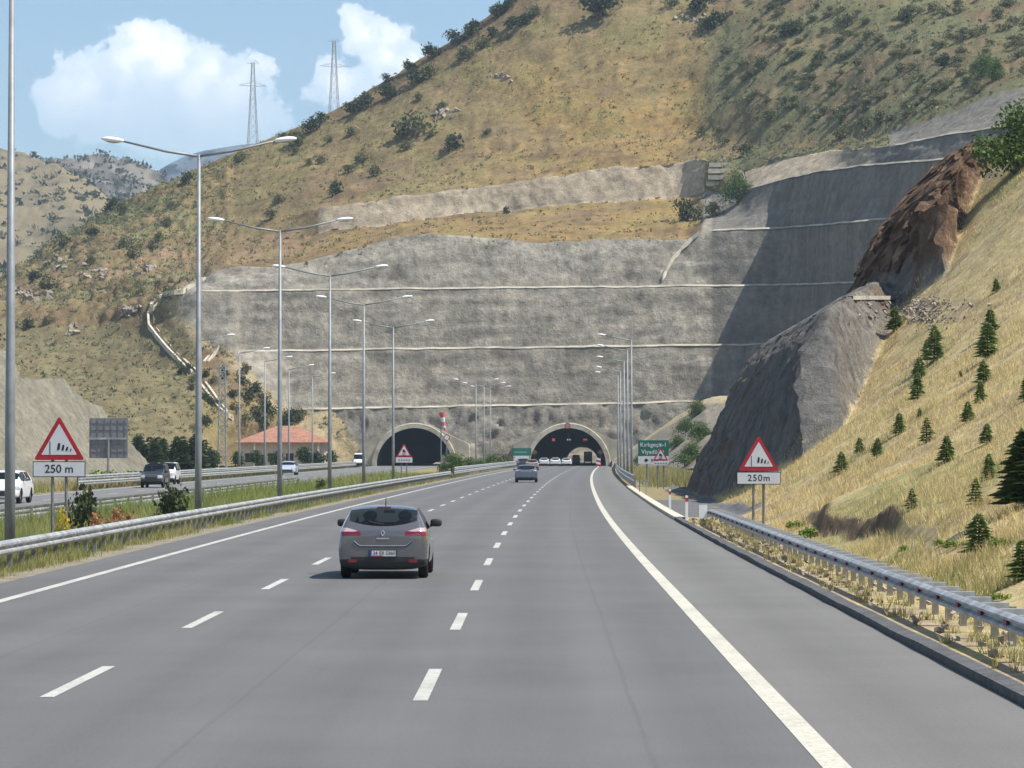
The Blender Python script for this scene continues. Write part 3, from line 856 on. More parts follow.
SG2[..., 0] += (0.45 * sr + 0.15 * sr2) * fade
SG2[..., 2] += 0.12 * sr2 * fade
scol = C(.185, .171, .134) * (1 + 0.16 * sr + 0.10 * sr2)[..., None]
scol = scol + (C(.15, .15, .118) - scol) * sstep(fbm(SG, 0.12, 3, 113), 0.1, 0.6)[..., None] * 0.6
scol[-2:] = C(.28, .24, .12)
spur = tag(link('cut_slope', np_mesh('cut_slope', SG2.reshape(-1, 3), grid_faces(*SG.shape[:2]), col=scol.reshape(-1, 3), smooth=True), M['nearslope']), kind='structure')
bvh_spur = BVHTree.FromPolygons([tuple(v) for v in SG2.reshape(-1, 3)], [tuple(f) for f in grid_faces(*SG.shape[:2]).tolist()])

# graded slope between the right portal and the spur
EROWS = [[(612, 467, 500), (640, 468, 470), (700, 470, 410), (800, 473, 350)],
         [(612, 461, 524), (632, 448, 521), (655, 432, 518), (680, 414, 514), (705, 398, 508), (740, 394, 490), (800, 390, 470)]]
epx = np.arange(612, 801, 2.0)
EG, ET = loft(EROWS, epx, [24])
bk = EG[-1].copy(); bk[:, 1] += 25; bk[:, 2] += -0.5
EG = np.concatenate([EG, bk[None]])
EG[..., 2] += 0.25 * fbm(EG, 0.2, 4, 121)
ecol = C(.27, .235, .185) * (1 + .2 * fbm(EG, .3, 4, 122))[..., None]
ecol[-4:-1] = C(.44, .36, .22)
embk = tag(link('graded_slope', np_mesh('graded_slope', EG.reshape(-1, 3), grid_faces(*EG.shape[:2]), col=ecol.reshape(-1, 3), smooth=True), M['terrain']), kind='structure')
bvh_emb = BVHTree.FromPolygons([tuple(v) for v in EG.reshape(-1, 3)], [tuple(f) for f in grid_faces(*EG.shape[:2]).tolist()])

# ------------------------------------------------------------------ hills beyond
LROWS = [[(-200, 345, 950), (0, 345, 950), (240, 320, 950)], [(-200, 250, 1250), (0, 250, 1250), (90, 240, 1260), (240, 225, 1280)],
         [(-200, 145, 1600), (-60, 146, 1600), (0, 150, 1600), (20, 152, 1600), (40, 158, 1560), (60, 165, 1500), (90, 185, 1450), (120, 205, 1420), (240, 215, 1400)]]
lpx = np.arange(-200, 241, 2.4)
LG, LT = loft(LROWS, lpx, [30, 34])
bk = LG[-1].copy(); bk[:, 1] += 150; bk[:, 2] -= 60
LG = np.concatenate([LG, bk[None]])
LG[..., 2] += 2.2 * fbm(LG, 0.03, 5, 131) + 0.8 * fbm(LG, 0.15, 3, 132)
ln = fbm(LG, 0.02, 4, 133)[..., None]; ln2 = fbm(LG, 0.12, 4, 134)[..., None]
lcol = C(.215, .175, .105) + (C(.145, .125, .08) - C(.215, .175, .105)) * sstep(ln + .6 * ln2, 0, .8)
valley_hill = tag(link('valley_hill', np_mesh('valley_hill', LG.reshape(-1, 3), grid_faces(*LG.shape[:2]), col=lcol.reshape(-1, 3), smooth=True), M['terrain']), kind='structure')
bvh_lh = BVHTree.FromPolygons([tuple(v) for v in LG.reshape(-1, 3)], [tuple(f) for f in grid_faces(*LG.shape[:2]).tolist()])
KROWS = [[(-60, 260, 1750), (280, 260, 1750)], [(-60, 200, 1900), (280, 215, 1900)],
         [(-60, 160, 2100), (25, 157, 2100), (40, 157, 2100), (75, 157, 2100), (105, 158.5, 2100), (130, 163, 2100), (150, 171, 2100), (165, 180, 2100), (180, 190, 2100), (280, 240, 2100)]]
kpx = np.arange(-60, 281, 2.0)
KG, KT = loft(KROWS, kpx, [22, 26])
bk = KG[-1].copy(); bk[:, 1] += 150; bk[:, 2] -= 90
KG = np.concatenate([KG, bk[None]])
kn1 = fbm(KG, 0.02, 5, 141, 0.6)
KG[..., 2] += 6.0 * np.abs(kn1) - 1.5 + 2.0 * fbm(KG, 0.09, 4, 142)
KG[..., 1] += 12.0 * kn1
kcol = C(.15, .135, .112) * (1 + .7 * fbm(KG, .08, 4, 143))[..., None]
kcol = kcol + (C(.09, .10, .06) - kcol) * sstep(fbm(KG, .05, 4, 144), .15, .5)[..., None] * .8
rocky_hill = tag(link('rocky_hill', np_mesh('rocky_hill', KG.reshape(-1, 3), grid_faces(*KG.shape[:2]), col=kcol.reshape(-1, 3), smooth=True), M['terrain']), kind='structure')
MROWS = [[(-400, 330, 3900), (700, 330, 3900)],
         [(-400, 235, 4500), (120, 196, 4500), (140, 182, 4500), (155, 172, 4500), (170, 163, 4500), (185, 155, 4500), (205, 149, 4500), (230, 145, 4500), (255, 143, 4500), (290, 140, 4500), (340, 150, 4500), (700, 260, 4500)]]
mpx = np.arange(-400, 701, 3.0)
MG, MT = loft(MROWS, mpx, [60])
bk = MG[-1].copy(); bk[:, 1] += 600; bk[:, 2] -= 300
MG = np.concatenate([MG, bk[None]])
mn = fbm(MG, 0.006, 6, 151, 0.6)
MG[..., 2] += 14 * mn
MG[..., 1] += 100 * mn
mcol = C(.12, .135, .16) * (1 + .3 * fbm(MG, .01, 4, 152))[..., None]  # bluish base colour carries part of the distance haze
mountain = tag(link('mountain', np_mesh('mountain', MG.reshape(-1, 3), grid_faces(*MG.shape[:2]), col=mcol.reshape(-1, 3), smooth=True), M['terrain']), kind='structure')
# sunlit hillside beyond the far end of the tunnel
XROWS = [[(480, 461, 1330), (700, 461, 1330)], [(480, 436, 1420), (590, 438, 1420), (700, 434, 1420)]]
xpx = np.arange(480, 701, 4.0)
XG, XT = loft(XROWS, xpx, [10])
XG[..., 2] += .8 * fbm(XG, .08, 4, 161)
xcol = C(.21, .18, .13) * (1 + .6 * fbm(XG, .15, 4, 162))[..., None]
tag(link('exit_hill', np_mesh('exit_hill', XG.reshape(-1, 3), grid_faces(*XG.shape[:2]), col=xcol.reshape(-1, 3), smooth=True), M['terrain']), kind='structure')

# ------------------------------------------------------------------ tunnel portals
def portal(xc0, side, length, label, follow):
    Y0 = 541.0
    t = thing('tunnel_portal', label, 'tunnel', (xc0, Y0, 0))
    th = np.linspace(0, math.pi, 41)
    ri, ro = 6.85, 7.85
    outl = []
    for a in th:
        b = a if a <= math.pi / 2 else math.pi - a
        r = ro if b >= R(64) else min(9.9 / max(math.cos(b), 1e-6), ro / math.cos(b - R(64)))
        outl.append((r * math.cos(a), r * math.sin(a)))
    outl[0] = (9.9, -0.4); outl[-1] = (-9.9, -0.4)
    inn = [(ri * math.cos(a), ri * math.sin(a)) for a in th]
    inn[0] = (ri, -0.4); inn[-1] = (-ri, -0.4)
    n = len(th)
    mb = MB()
    vs = [(x, 0, z) for x, z in inn] + [(x, 0, z) for x, z in outl] + [(x, 14, z) for x, z in outl]
    fs = [(i, i + 1, n + i + 1, n + i) for i in range(n - 1)] + [(n + i, n + i + 1, 2 * n + i + 1, 2 * n + i) for i in range(n - 1)]
    mb.add(vs, fs).build('wing_wall', M['portal'], t)
    # projecting collar
    rc = 7.6
    o2 = [(rc * math.cos(a), rc * math.sin(a)) for a in th]; o2[0] = (rc, -0.4); o2[-1] = (-rc, -0.4)
    o3 = [((rc + .12) * math.cos(a), (rc + .12) * math.sin(a)) for a in th]; o3[0] = (rc + .12, -.4); o3[-1] = (-rc - .12, -.4)
    i0 = [((ri - .02) * math.cos(a), (ri - .02) * math.sin(a)) for a in th]; i0[0] = (ri - .02, -.4); i0[-1] = (-ri + .02, -.4)
    vs = [(x, 0.6, z) for x, z in i0] + [(x, -1.1, z) for x, z in i0] + [(x, -1.1, z) for x, z in o2] + [(x, -0.9, z) for x, z in o3] + [(x, 0.1, z) for x, z in o3]
    fs = []
    for k in range(4):
        fs += [(k * n + i, k * n + i + 1, (k + 1) * n + i + 1, (k + 1) * n + i) for i in range(n - 1)]
    MB().add(vs, fs).build('collar', M['portal_rim'], t)
    # lining
    Ys = np.arange(0.6, length + 1, 20.0)
    vs, fs = [], []
    for k, y in enumerate(Ys):
        off = float(dev(Y0 + y) - dev(Y0)) if follow else 0.0
        zo = float(zroad(Y0 + y)) if follow else 0.0
        vs += [(off + x, y, z + zo) for x, z in inn]
    for k in range(len(Ys) - 1):
        fs += [(k * n + i, k * n + i + 1, (k + 1) * n + i + 1, (k + 1) * n + i) for i in range(n - 1)]
    if not follow:
        fs.append(tuple(range((len(Ys) - 1) * n, len(Ys) * n)))
    MB().add(vs, fs).build('lining', M['bore'], t)
    return t
PR_T = portal(TUN[0][0], 'right', 758, 'right tunnel portal with wide concrete arch and daylight at its far end', True)
PL_T = portal(TUN[1][0], 'left', 320, 'left tunnel portal with dark mouth behind the slippery-road warning sign', False)
# bracing ribs and pale inner lamps inside the right portal
def disc(name, r, y, m, parent, loc, seg=20, thick=0.04):
    return MB().prism([(r * math.cos(2 * math.pi * k / seg), r * math.sin(2 * math.pi * k / seg)) for k in range(seg)], y, y + thick).build(name, m, parent, loc)
def round_sign(label, loc, r, ring=True, pole=0.0, face=None):
    t = thing('round_sign', label, 'road sign', loc)
    zc = pole + r if pole else 0.0
    disc('rim', r, 0.0, M['sign_red'] if ring else M['sign_black'], t, (0, 0, zc))
    disc('face', r * .72, -0.02, face or M['sign_white'], t, (0, 0, zc), thick=.02)
    if pole:
        MB().tube([(0, 0.08, -0.3), (0, 0.08, pole + 2 * r)], 0.05, 6).build('pole', M['pole'], t)
    return t
round_sign('round red-rimmed sign fixed at the crown of the right tunnel arch', (TUN[0][0] - 0.1, 539.6, 7.2), 0.55, True, 0, mat('sign_grey', (.25, .2, .2), .6))
amber = mat('amber_board', (0.42, 0.26, 0.10), .6)
for dx_, lab in ((-6.0, 'round brownish sign just inside the left side of the right tunnel'), (5.9, 'round brownish sign just inside the right side of the right tunnel')):
    round_sign(lab, (TUN[0][0] + dx_, 543.0, 0.3), 0.55, False, 1.6, amber)
em_red = mat('signal_red', (.3, .02, .02), .5, emit=(1.0, .10, .08), estr=.55)
em_pale = mat('signal_pale', (.4, .4, .4), .5, emit=(.8, .85, .9), estr=.3)
for k, (dx_, lit, lab) in enumerate(((-2.6, True, 'lit red cross lane signal over the left lane in the right tunnel'), (0.2, False, 'pale lane signal over the middle lane in the right tunnel'), (3.2, False, 'dim lane signal over the right lane in the right tunnel'))):
    t = thing('lane_signal', lab, 'lane signal', (TUN[0][0] + dx_, 548.0, 4.75))
    MB().box(-.42, .42, 0, .2, -.42, .42).build('housing', M['black_plastic'], t)
    MB().tube([(0, .1, .4), (0, .1, 1.2)], .05, 6).build('hanger', M['galv_dark'], t)
    if lit:
        for s in (-1, 1):
            o = MB().box(-.30, .30, -.03, -.005, -.06, .06).build('cross_bar', em_red, t); o.rotation_euler.y = s * R(45); o.location.y = -0.004 * (s + 1)
    else:
        for s in (-1, 1):
            disc('lamp', .13, -.03, em_pale if k == 1 else em_red, t, (s * .2, 0, 0), 10, .025)

# ------------------------------------------------------------------ guard rails
W_PROF = [(0.0, .00), (.035, .02), (.085, .06), (.085, .10), (.02, .135), (.02, .175), (.085, .21), (.085, .25), (.035, .29), (0, .31)]
def guardrail(label, lat, Y0, Y1, side, top=0.66, zg=0.0, curved=True, pitch=1.5, spacer=0.0, reflect=False, beams=1, end_turn=0.0, posts=True, step=1.5, bh=1.0):
    """side = +1 when the traffic face looks to +x"""
    Ys = np.arange(Y0, Y1 + .01, step)
    d = dev(Ys) if curved else 0 * Ys
    xs = lat + d
    if end_turn:
        k = np.clip((Ys - (Y1 - 10)) / 10, 0, 1); xs = xs + end_turn * k * k
        topv = top - 0.22 * k * k
    else:
        topv = np.full_like(Ys, top)
    org_ = Vector((xs[0], Y0, zg))
    t = thing('guardrail', label, 'guardrail', org_)
    for bnum in range(beams):
        vs, fs = [], []
        n = len(W_PROF)
        for i in range(len(Ys)):
            for (o, h) in W_PROF:
                vs.append((xs[i] + side * o - org_.x, Ys[i] - Y0, topv[i] - zg - .31 * bh - bnum * .38 + h * bh))
        for i in range(len(Ys) - 1):
            for k in range(n - 1):
                fs.append((i * n + k, i * n + k + 1, (i + 1) * n + k + 1, (i + 1) * n + k))
        MB().add(vs, fs).build('rail', M['galv'], t)
        mbb = MB()
    if posts:
        pm = MB().box(-.05, .05, -.03, .03, -.45, top - zg - .05).mesh('post'); pm.materials.append(M['post_steel'])
        sm = None
        if spacer:
            sm = MB().box(0, spacer, -.075, .075, -.12, .03).mesh('spacer'); sm.materials.append(M['galv'])
        Yp = np.arange(Y0 + .4, Y1 - .2, pitch)
        for y in Yp:
            x = np.interp(y, Ys, xs); tz = np.interp(y, Ys, topv) - top
            link('post', pm, None, t, (x - side * (.06 + spacer) - org_.x, y - Y0, tz))
            if sm:
                link('spacer', sm, None, t, (x + (.0 if side < 0 else -spacer) - org_.x + .01, y - Y0, top - zg - .03 + tz))
    if reflect:
        rm = MB().add([(0, -.11, -.06), (0, .11, -.035), (0, .11, .035), (0, -.11, .06), (-.03, -.11, -.06), (-.03, .11, -.035), (-.03, .11, .035), (-.03, -.11, .06)],
                      [(0, 1, 2, 3), (7, 6, 5, 4), (0, 4, 5, 1), (1, 5, 6, 2), (2, 6, 7, 3), (3, 7, 4, 0)]).mesh('reflector')
        rm.materials.append(M['reflector'])
        for y in np.arange(Y0 + 1.0, Y1 - .5, 2.1):
            x = np.interp(y, Ys, xs); tz = np.interp(y, Ys, topv)
            link('reflector', rm, None, t, (x + side * .035 - org_.x, y - Y0, tz - zg - .118))
    return t
guardrail('long steel guardrail along the grassy median, left of the grey hatchback', -11.2, 24, 288, 1, .66, -.04)
guardrail('taller far steel guardrail on the median leading to the right tunnel', -10.9, 288.5, 536, 1, 1.05, -.04, pitch=4.0, beams=2, step=4)
guardrail('near right steel guardrail with dark red reflectors and spacer arms', 5.6, 14, 108.5, -1, .58, .02, pitch=1.5, spacer=.34, reflect=True, end_turn=0.3, bh=.76)
guardrail('far right steel guardrail beside the lamp posts near the right tunnel', 5.35, 216, 530, -1, .85, 0, pitch=4.0, beams=2, step=4)
guardrail('low guardrail on the inner side of the opposite carriageway, behind the left sign', -17.5, 70, 215, -1, .66, -.05, False, 4.0, step=4)
guardrail('guardrail along the outer side of the opposite carriageway, below the house', -31.0, 200, 528, 1, .95, 0, False, 4.0, beams=2, step=4)

# ------------------------------------------------------------------ street lamps
def lamp_head(s):
    mb = MB()
    mb.ellipsoid((0, 0, 0), (.42, .15, .10), 14, 8)
    return mb
def make_lamp(arms, H, reach, rise):
    t = bpy.data.objects.new('street_lamp', None); COL.objects.link(t)
    MB().tube([(0, 0, -.4), (0, 0, 3), (0, 0, H)], [.125, .115, .06], 10).build('pole', M['pole'], t, smooth=True)
    MB().tube([(0, 0, -.4), (0, 0, .35)], .19, 8).build('base_sleeve', M['galv_dark'], t)
    for s in arms:
        ar = MB().tube([(0, 0, H - .05), (s * reach * .35, 0, H + rise * .25), (s * (reach - .6), 0, H + rise)], [.05, .045, .035], 7).build('arm', M['pole'], t, smooth=True)
        h = lamp_head(s).build('lamp_head', M['lamp_white'], t, (s * (reach - .30), 0, H + rise + .04), smooth=True)
        h.rotation_euler.y = -s * R(6)
        MB().ellipsoid((0, 0, -.035), (.30, .115, .09), 12, 6).build('lens', M['head_clear'], h, smooth=True)
    return t
lamp2 = make_lamp((-1, 1), 13.0, 3.35, .50)
med = [(-11.95, 67.3), (-12.12, 105.7), (-12.42, 142), (-12.6, 178), (-12.66, 213), (-12.5, 252)]
names = ['leftmost double-arm street lamp, its top cut off by the frame', 'double-arm street lamp in the median, second from the left, near the small shrub', 'double-arm street lamp in the median, third from the left, left of the house roof centre',
         'double-arm street lamp in the median, fourth from the left', 'double-arm street lamp in the median, fifth from the left, just left of the left portal', 'double-arm street lamp in the median standing in front of the left tunnel mouth']
for i, (x, y) in enumerate(med):
    o = lamp2 if i == 0 else copy_tree(lamp2)
    o.location = (x, y, 0)
    tag(o, names[i], 'street lamp', 'double-arm lamps along the median')
for (px_, y, lab) in ((476, 455, 'far double-arm street lamp, left of the three between the portals'), (484, 478, 'far double-arm street lamp, middle of the three between the portals'), (490.5, 503, 'far double-arm street lamp, right of the three between the portals')):
    o = copy_tree(lamp2, ((px_ - VX) * y / F, y, 0)); tag(o, lab, 'street lamp', 'double-arm lamps along the median')
lampL = make_lamp((1,), 13.0, 3.1, .45)
lampR = make_lamp((-1,), 13.0, 3.1, .45)
ords = ['nearest', 'second', 'third', 'fourth', 'farthest']
for i, y in enumerate((281, 317, 346, 379, 418)):
    o = lampL if i == 0 else copy_tree(lampL)
    o.location = (-32.0, y, 0)
    tag(o, f'single-arm street lamp beyond the opposite carriageway, {ords[i]} of the row before the house', 'street lamp', 'single-arm lamps beyond the opposite carriageway')
for i, (px_, y) in enumerate(((631.5, 281), (627.5, 309), (624, 346), (620.5, 388), (618, 412))):
    o = lampR if i == 0 else copy_tree(lampR)
    o.location = ((px_ - VX) * y / F, y, 0)
    tag(o, f'single-arm street lamp right of the road before the tunnel, {ords[i]} of the bunched row', 'street lamp', 'single-arm lamps right of the road')

# ------------------------------------------------------------------ signs
_deps = None
def text_mesh(body, size, w=None):
    cu = bpy.data.curves.new('txt', 'FONT')
    cu.body = body; cu.size = size; cu.align_x = 'CENTER'; cu.align_y = 'CENTER'; cu.offset = size * 0.012
    if w: cu.space_character = w
    o = bpy.data.objects.new('txt', cu); COL.objects.link(o)
    bpy.context.view_layer.update()
    me = bpy.data.meshes.new_from_object(o.evaluated_get(bpy.context.evaluated_depsgraph_get()))
    bpy.data.objects.remove(o)
    me.transform(Matrix.Rotation(math.pi / 2, 4, 'X'))
    me.materials.clear()
    return me
def tri(s, zc=0.0, rnd=0.06):
    h = s * math.sqrt(3) / 2
    P = [(-s / 2, 0), (s / 2, 0), (0, h)]
    pts = []
    for i, (x, z) in enumerate(P):
        a = {0: (210, 330), 1: (270, 390), 2: (30, 150)}[i]
        cx_, cz_ = x * (1 - rnd * 2.0 / 1), (z - h / 3) * (1 - rnd * 2) + h / 3
        st_ = {0: 150, 1: 270, 2: 30}[i]
        for k in range(4):
            an = R(st_ + 120 * k / 3)
            pts.append((cx_ + rnd * s * .55 * math.cos(an), cz_ + rnd * s * .55 * math.sin(an)))
    return [(x, z + zc) for x, z in pts]
def warning_sign(name, label, loc, side, bottom, panel, text, picto, posts=(-.17, .17), rz=0.0, panel_w=1.3, panel_h=.38, spacing=1.0):
    t = thing(name, label, 'road sign', loc, rz)
    h = side * math.sqrt(3) / 2
    zt = bottom + panel_h + .03
    MB().prism(tri(side, zt, .06), 0, .025).build('rim', M['sign_red'], t)
    f = MB().prism(tri(side * .70, zt + h * .118, .03), -.004, 0.0).build('face', M['sign_white'], t)
    if picto == 'windsock':
        MB().box(-.185 * side, -.17 * side, -.009, -.005, zt + .13 * h, zt + .42 * h).build('mast', M['sign_black'], f)
        for k, (a, b, c0, c1) in enumerate(((-.04, .01, .235, .385), (.045, .09, .225, .345), (.125, .165, .215, .305), (.205, .228, .205, .262))):
            MB().prism([(a * side, zt + (c0) * h), (b * side, zt + (c0 - .01) * h), (b * side + .02, zt + (c1 - .01) * h), (a * side + .03, zt + c1 * h)][::-1], -.009, -.005).build('sock_stripe', M['sign_black'], f)
    else:
        MB().prism([(-.11, zt + .36 * h), (.10, zt + .33 * h), (.12, zt + .43 * h), (.06, zt + .45 * h), (.03, zt + .53 * h), (-.07, zt + .54 * h), (-.11, zt + .46 * h)], -.009, -.005).build('car_figure', M['sign_black'], f)
        for s in (-1, 1):
            MB().tube([(s * .06 + .05 * math.sin(k * 1.3), -.007, zt + (.33 - .034 * k) * h) for k in range(7)], .018, 5).build('skid_mark', M['sign_black'], f)
    p = MB().box(-panel_w / 2, panel_w / 2, 0, .025, bottom, bottom + panel_h).build('panel', M['sign_black'] if text else M['sign_white'], t)
    MB().box(-panel_w / 2 + .02, panel_w / 2 - .02, -.004, 0.0, bottom + .02, bottom + panel_h - .02).build('panel_face', M['sign_white'], p)
    if text:
        link('lettering', text_mesh(text, panel_h * .72, spacing), M['sign_black'], p, (0, -.007, bottom + panel_h * .5))
    else:
        for k in range(5):
            MB().box(-.42 + .19 * k, -.30 + .19 * k, -.008, -.005, bottom + panel_h * .32, bottom + panel_h * .62).build('mark', M['sign_back'], p)
    for x in posts:
        MB().tube([(x, .06, -.5), (x, .06, bottom + .5)], .038, 8).build('post', M['galv_dark'], t)
    return t
def lp(px, Y, z=0.0): return ((px - VX) * Y / F, Y, z)
warning_sign('warning_sign', 'triangular crosswind warning sign with 250 m panel, left of the road in the median', lp(58.5, 74, -.05), 1.27, 1.93, True, '250 m', 'windsock', panel_w=1.30, panel_h=.39)
warning_sign('warning_sign', 'triangular crosswind warning sign with 250m panel, right of the road before the dark rock', lp(758.5, 86, float(z_right(np.array(6.2), np.array(86.0))[0])), 1.18, 1.55, True, '250m', 'windsock', (-.15, .14), panel_w=1.26, panel_h=.36, spacing=1.15)
warning_sign('warning_sign', 'small triangular slippery-road warning sign in front of the left tunnel mouth', lp(404, 225, -.05), 1.2, 1.75, True, '', 'car', (-.2, .2), panel_w=1.25, panel_h=.4)
warning_sign('warning_sign', 'triangular slippery-road warning sign overlapping the green sign right of the road', lp(660.5, 212, 0), 1.1, 1.55, True, '', 'car', (-.2, .2), panel_w=1.0, panel_h=.3)

t = thing('direction_sign', 'green direction sign with white lettering right of the road before the tunnel', 'road sign', lp(653.3, 230, 0))
MB().box(-1.17, 1.17, 0, .05, 2.20, 3.40).build('panel', M['sign_green'], t)
MB().box(-1.17, 1.17, 0, .05, 1.60, 2.17).build('lower_panel', M['sign_white'], t)
link('lettering', text_mesh('Kırkgeçit-1', .46), M['sign_white'], t, (0, -.01, 3.05))
link('lettering', text_mesh('Viyadüğü', .46), M['sign_white'], t, (-.05, -.01, 2.50))
MB().prism([(-.72, 1.87), (-.55, 1.72), (-.38, 1.87), (-.55, 2.02)], -.012, -.004).build('mark', M['sign_black'], t)
for k in range(3):
    MB().box(-.15 + .17 * k, -.06 + .17 * k, -.012, -.004, 1.78, 1.98).build('mark', M['sign_black'], t)
for x in (-.5, .3, .8):
    MB().tube([(x, .08, -.5), (x, .08, 3.3)], .05, 6).build('post', M['galv_dark'], t)
t = thing('direction_sign', 'small green direction sign between the two tunnel portals', 'road sign', lp(521.5, 500, 0))
MB().box(-1.6, 1.6, 0, .06, 1.9, 3.15).build('panel', M['sign_green'], t)
MB().box(-1.2, 1.2, 0, .06, 1.05, 1.85).build('lower_panel', M['sign_white'], t)
MB().box(-1.2, .9, -.01, -.002, 2.35, 2.6).build('lettering', mat('sign_green_pale', (.12, .3, .25), .6), t)
for x in (-.9, .9): MB().tube([(x, .1, -.5), (x, .1, 3.1)], .06, 6).build('post', M['galv_dark'], t)
t = thing('sign_back', 'grey back of a large square sign on one pole before the beige slope', 'road sign', lp(108, 221, 0))
MB().box(-1.42, 1.42, 0, .04, 2.05, 5.0).build('panel', M['sign_back'], t)
for k in range(6): MB().box(-1.3 + k * .50, -1.25 + k * .50, -.04, 0, 2.08, 4.97).build('rib', M['galv_dark'], t)
for z in (2.5, 3.05, 4.1, 4.6): MB().box(-1.4, 1.4, -.03, .0, z, z + .03).build('seam', M['galv_dark'], t)
MB().box(-1.4, 1.4, -.12, -.03, 3.42, 3.56).build('crossbeam', M['galv'], t)
MB().tube([(0, -.1, -.5), (0, -.1, 3.5)], .09, 8).build('pole', M['pole'], t)
round_sign('small round sign on a thin pole beside the windsock', lp(446.7, 400, 0), .42, True, 4.0)
t = thing('sign_back', 'small grey sign seen in front of the right half of the left tunnel', 'road sign', lp(443.3, 398, 0))
MB().prism([(-.35, .9), (.35, .9), (.35, 1.7), (0, 2.2), (-.35, 1.7)], 0, .03).build('panel', M['sign_back'], t)
for x in (-.25, .25): MB().tube([(x, .05, -.3), (x, .05, 1.2)], .04, 6).build('post', M['galv_dark'], t)

# windsock
wx, wy, _ = lp(441, 330)
t = thing('windsock', 'limp red and white windsock on a pole in front of the left tunnel', 'windsock', (wx - .0, wy, -.05))
MB().tube([(0, 0, -.4), (0, 0, 7.0)], .06, 8).build('pole', M['pole'], t)
MB().tube([(0, 0, 6.85), (.45, 0, 6.85)], .03, 6).build('hoop', M['galv_dark'], t)
for k, (z0, z1, r0, r1, mm) in enumerate(((6.9, 6.35, .36, .27, 'sign_red_faded'), (6.35, 5.85, .27, .20, 'sign_white'), (5.85, 5.45, .20, .17, 'sign_red_faded'), (5.45, 5.2, .17, .14, 'sign_white'), (5.2, 4.9, .14, .10, 'sign_red_faded'))):
    MB().tube([(.1 + .07 * k, -.1, z0), (.17 + .07 * k, -.1, z1)], [r0, r1], 10, cap=False).build('sock_band', M[mm], t)

# delineator posts and small barriers on the right
def delineator(label, px_, Y, h):
    t = thing('delineator_post', label, 'delineator', lp(px_, Y, .05))
    MB().box(-.048, .048, -.035, .035, -.2, h).build('post', M['lamp_white'], t)
    MB().box(-.052, .052, -.04, .04, h - .22, h - .08).build('red_band', M['sign_red'], t)
    return t
delineator('white delineator post with red band standing before the near right guardrail end', 686.5, 109.8, .86)
delineator('white delineator post with red band on the pale kerb, second from the guardrail end', 669.8, 134, .78)
t = thing('kerb_fence', 'short low metal fence on the pale kerb below the green sign', 'fence', lp(644, 182, .05))
for x in (-.28, .12): MB().box(x - .03, x + .03, -.03, .03, -.2, .85).build('post', M['galv_dark'] if x < 0 else M['galv'], t)
for z in (.35, .7): MB().box(-.5, .3, -.02, .02, z, z + .06).build('rail', M['galv'], t)
t = thing('hazard_board', 'red and white hazard board at the right edge of the road before the right tunnel', 'hazard board', lp(598.3, 470, 0))
for k in range(4):
    MB().prism([(-.35, .35 + k * .32), (.35, .20 + k * .32), (.35, .52 + k * .32), (-.35, .67 + k * .32)], -.04 , .04).build('stripe', M['sign_red'] if k % 2 == 0 else M['sign_white'], t)
for x in (-.25, .25): MB().box(x - .04, x + .04, .05, .12, -.2, 1.2).build('post', M['galv_dark'], t)
# box cabinet behind the rail end
t = thing('marker_board', 'small white board fixed behind the end of the near right guardrail', 'board', lp(703, 103.5, .06))
MB().box(-.14, .14, 0, .03, .15, .62).build('board', M['lamp_white'], t)
MB().box(-.03, .03, .03, .07, -.2, .5).build('post', M['galv_dark'], t)

# ------------------------------------------------------------------ pylons
def pylon(label, loc, H, w0, w1, thick, arms, rz=0.3):
    t = thing('power_pylon', label, 'pylon', loc, rz)
    def wd(z): return w0 + (w1 - w0) * (z / H) ** 0.75
    zs = [H * (1 - (1 - k / 11) ** 1.12) for k in range(12)]
    for sx in (-1, 1):
        for sy in (-1, 1):
            MB().tube([(sx * wd(z), sy * wd(z), z) for z in zs], thick * 1.25, 4).build('leg', M['galv'], t)
    for a, b in (((-1, -1), (1, -1)), ((1, -1), (1, 1)), ((1, 1), (-1, 1)), ((-1, 1), (-1, -1))):
        mb = MB()
        for z0, z1 in zip(zs[:-1], zs[1:]):
            for p, q in ((a, b), (b, a)):
                mb.tube([(p[0] * wd(z0), p[1] * wd(z0), z0), (q[0] * wd(z1), q[1] * wd(z1), z1)], thick * .8, 3, cap=False)
            mb.tube([(a[0] * wd(z1), a[1] * wd(z1), z1), (b[0] * wd(z1), b[1] * wd(z1), z1)], thick * .7, 3, cap=False)
        mb.build('lattice', M['galv'], t)
    for (zf, hw) in arms:
        z = H * zf
        mb = MB()
        for s in (-1, 1):
            for sy in (-1, 1):
                mb.tube([(s * wd(z), sy * wd(z), z), (s * hw, 0, z + .2)], thick, 4)
                mb.tube([(s * wd(z), sy * wd(z), z + H * .035), (s * hw, 0, z + .2)], thick * .8, 4)
        mb.build('cross_arm', M['galv'], t)
    return t
p = at(252, 61, 900); pylon('left lattice power pylon standing behind the ridge before the cloud', (p[0], 900, p[2] - 30), 30, 1.9, .35, .055, ((.76, 4.3), (.985, 2.0)))
p = at(333.5, 39, 880); pylon('right lattice power pylon standing behind the ridge between the clouds', (p[0], 880, p[2] - 28), 28, 1.9, .35, .055, ((.72, 4.3), (.985, 2.0)))
p = lp(222, 500, -.1); pylon('lattice power pylon standing left of the red-roofed house', p, 17.2, .70, .45, .06, ((.80, 1.6), (.95, 1.3)), .2)

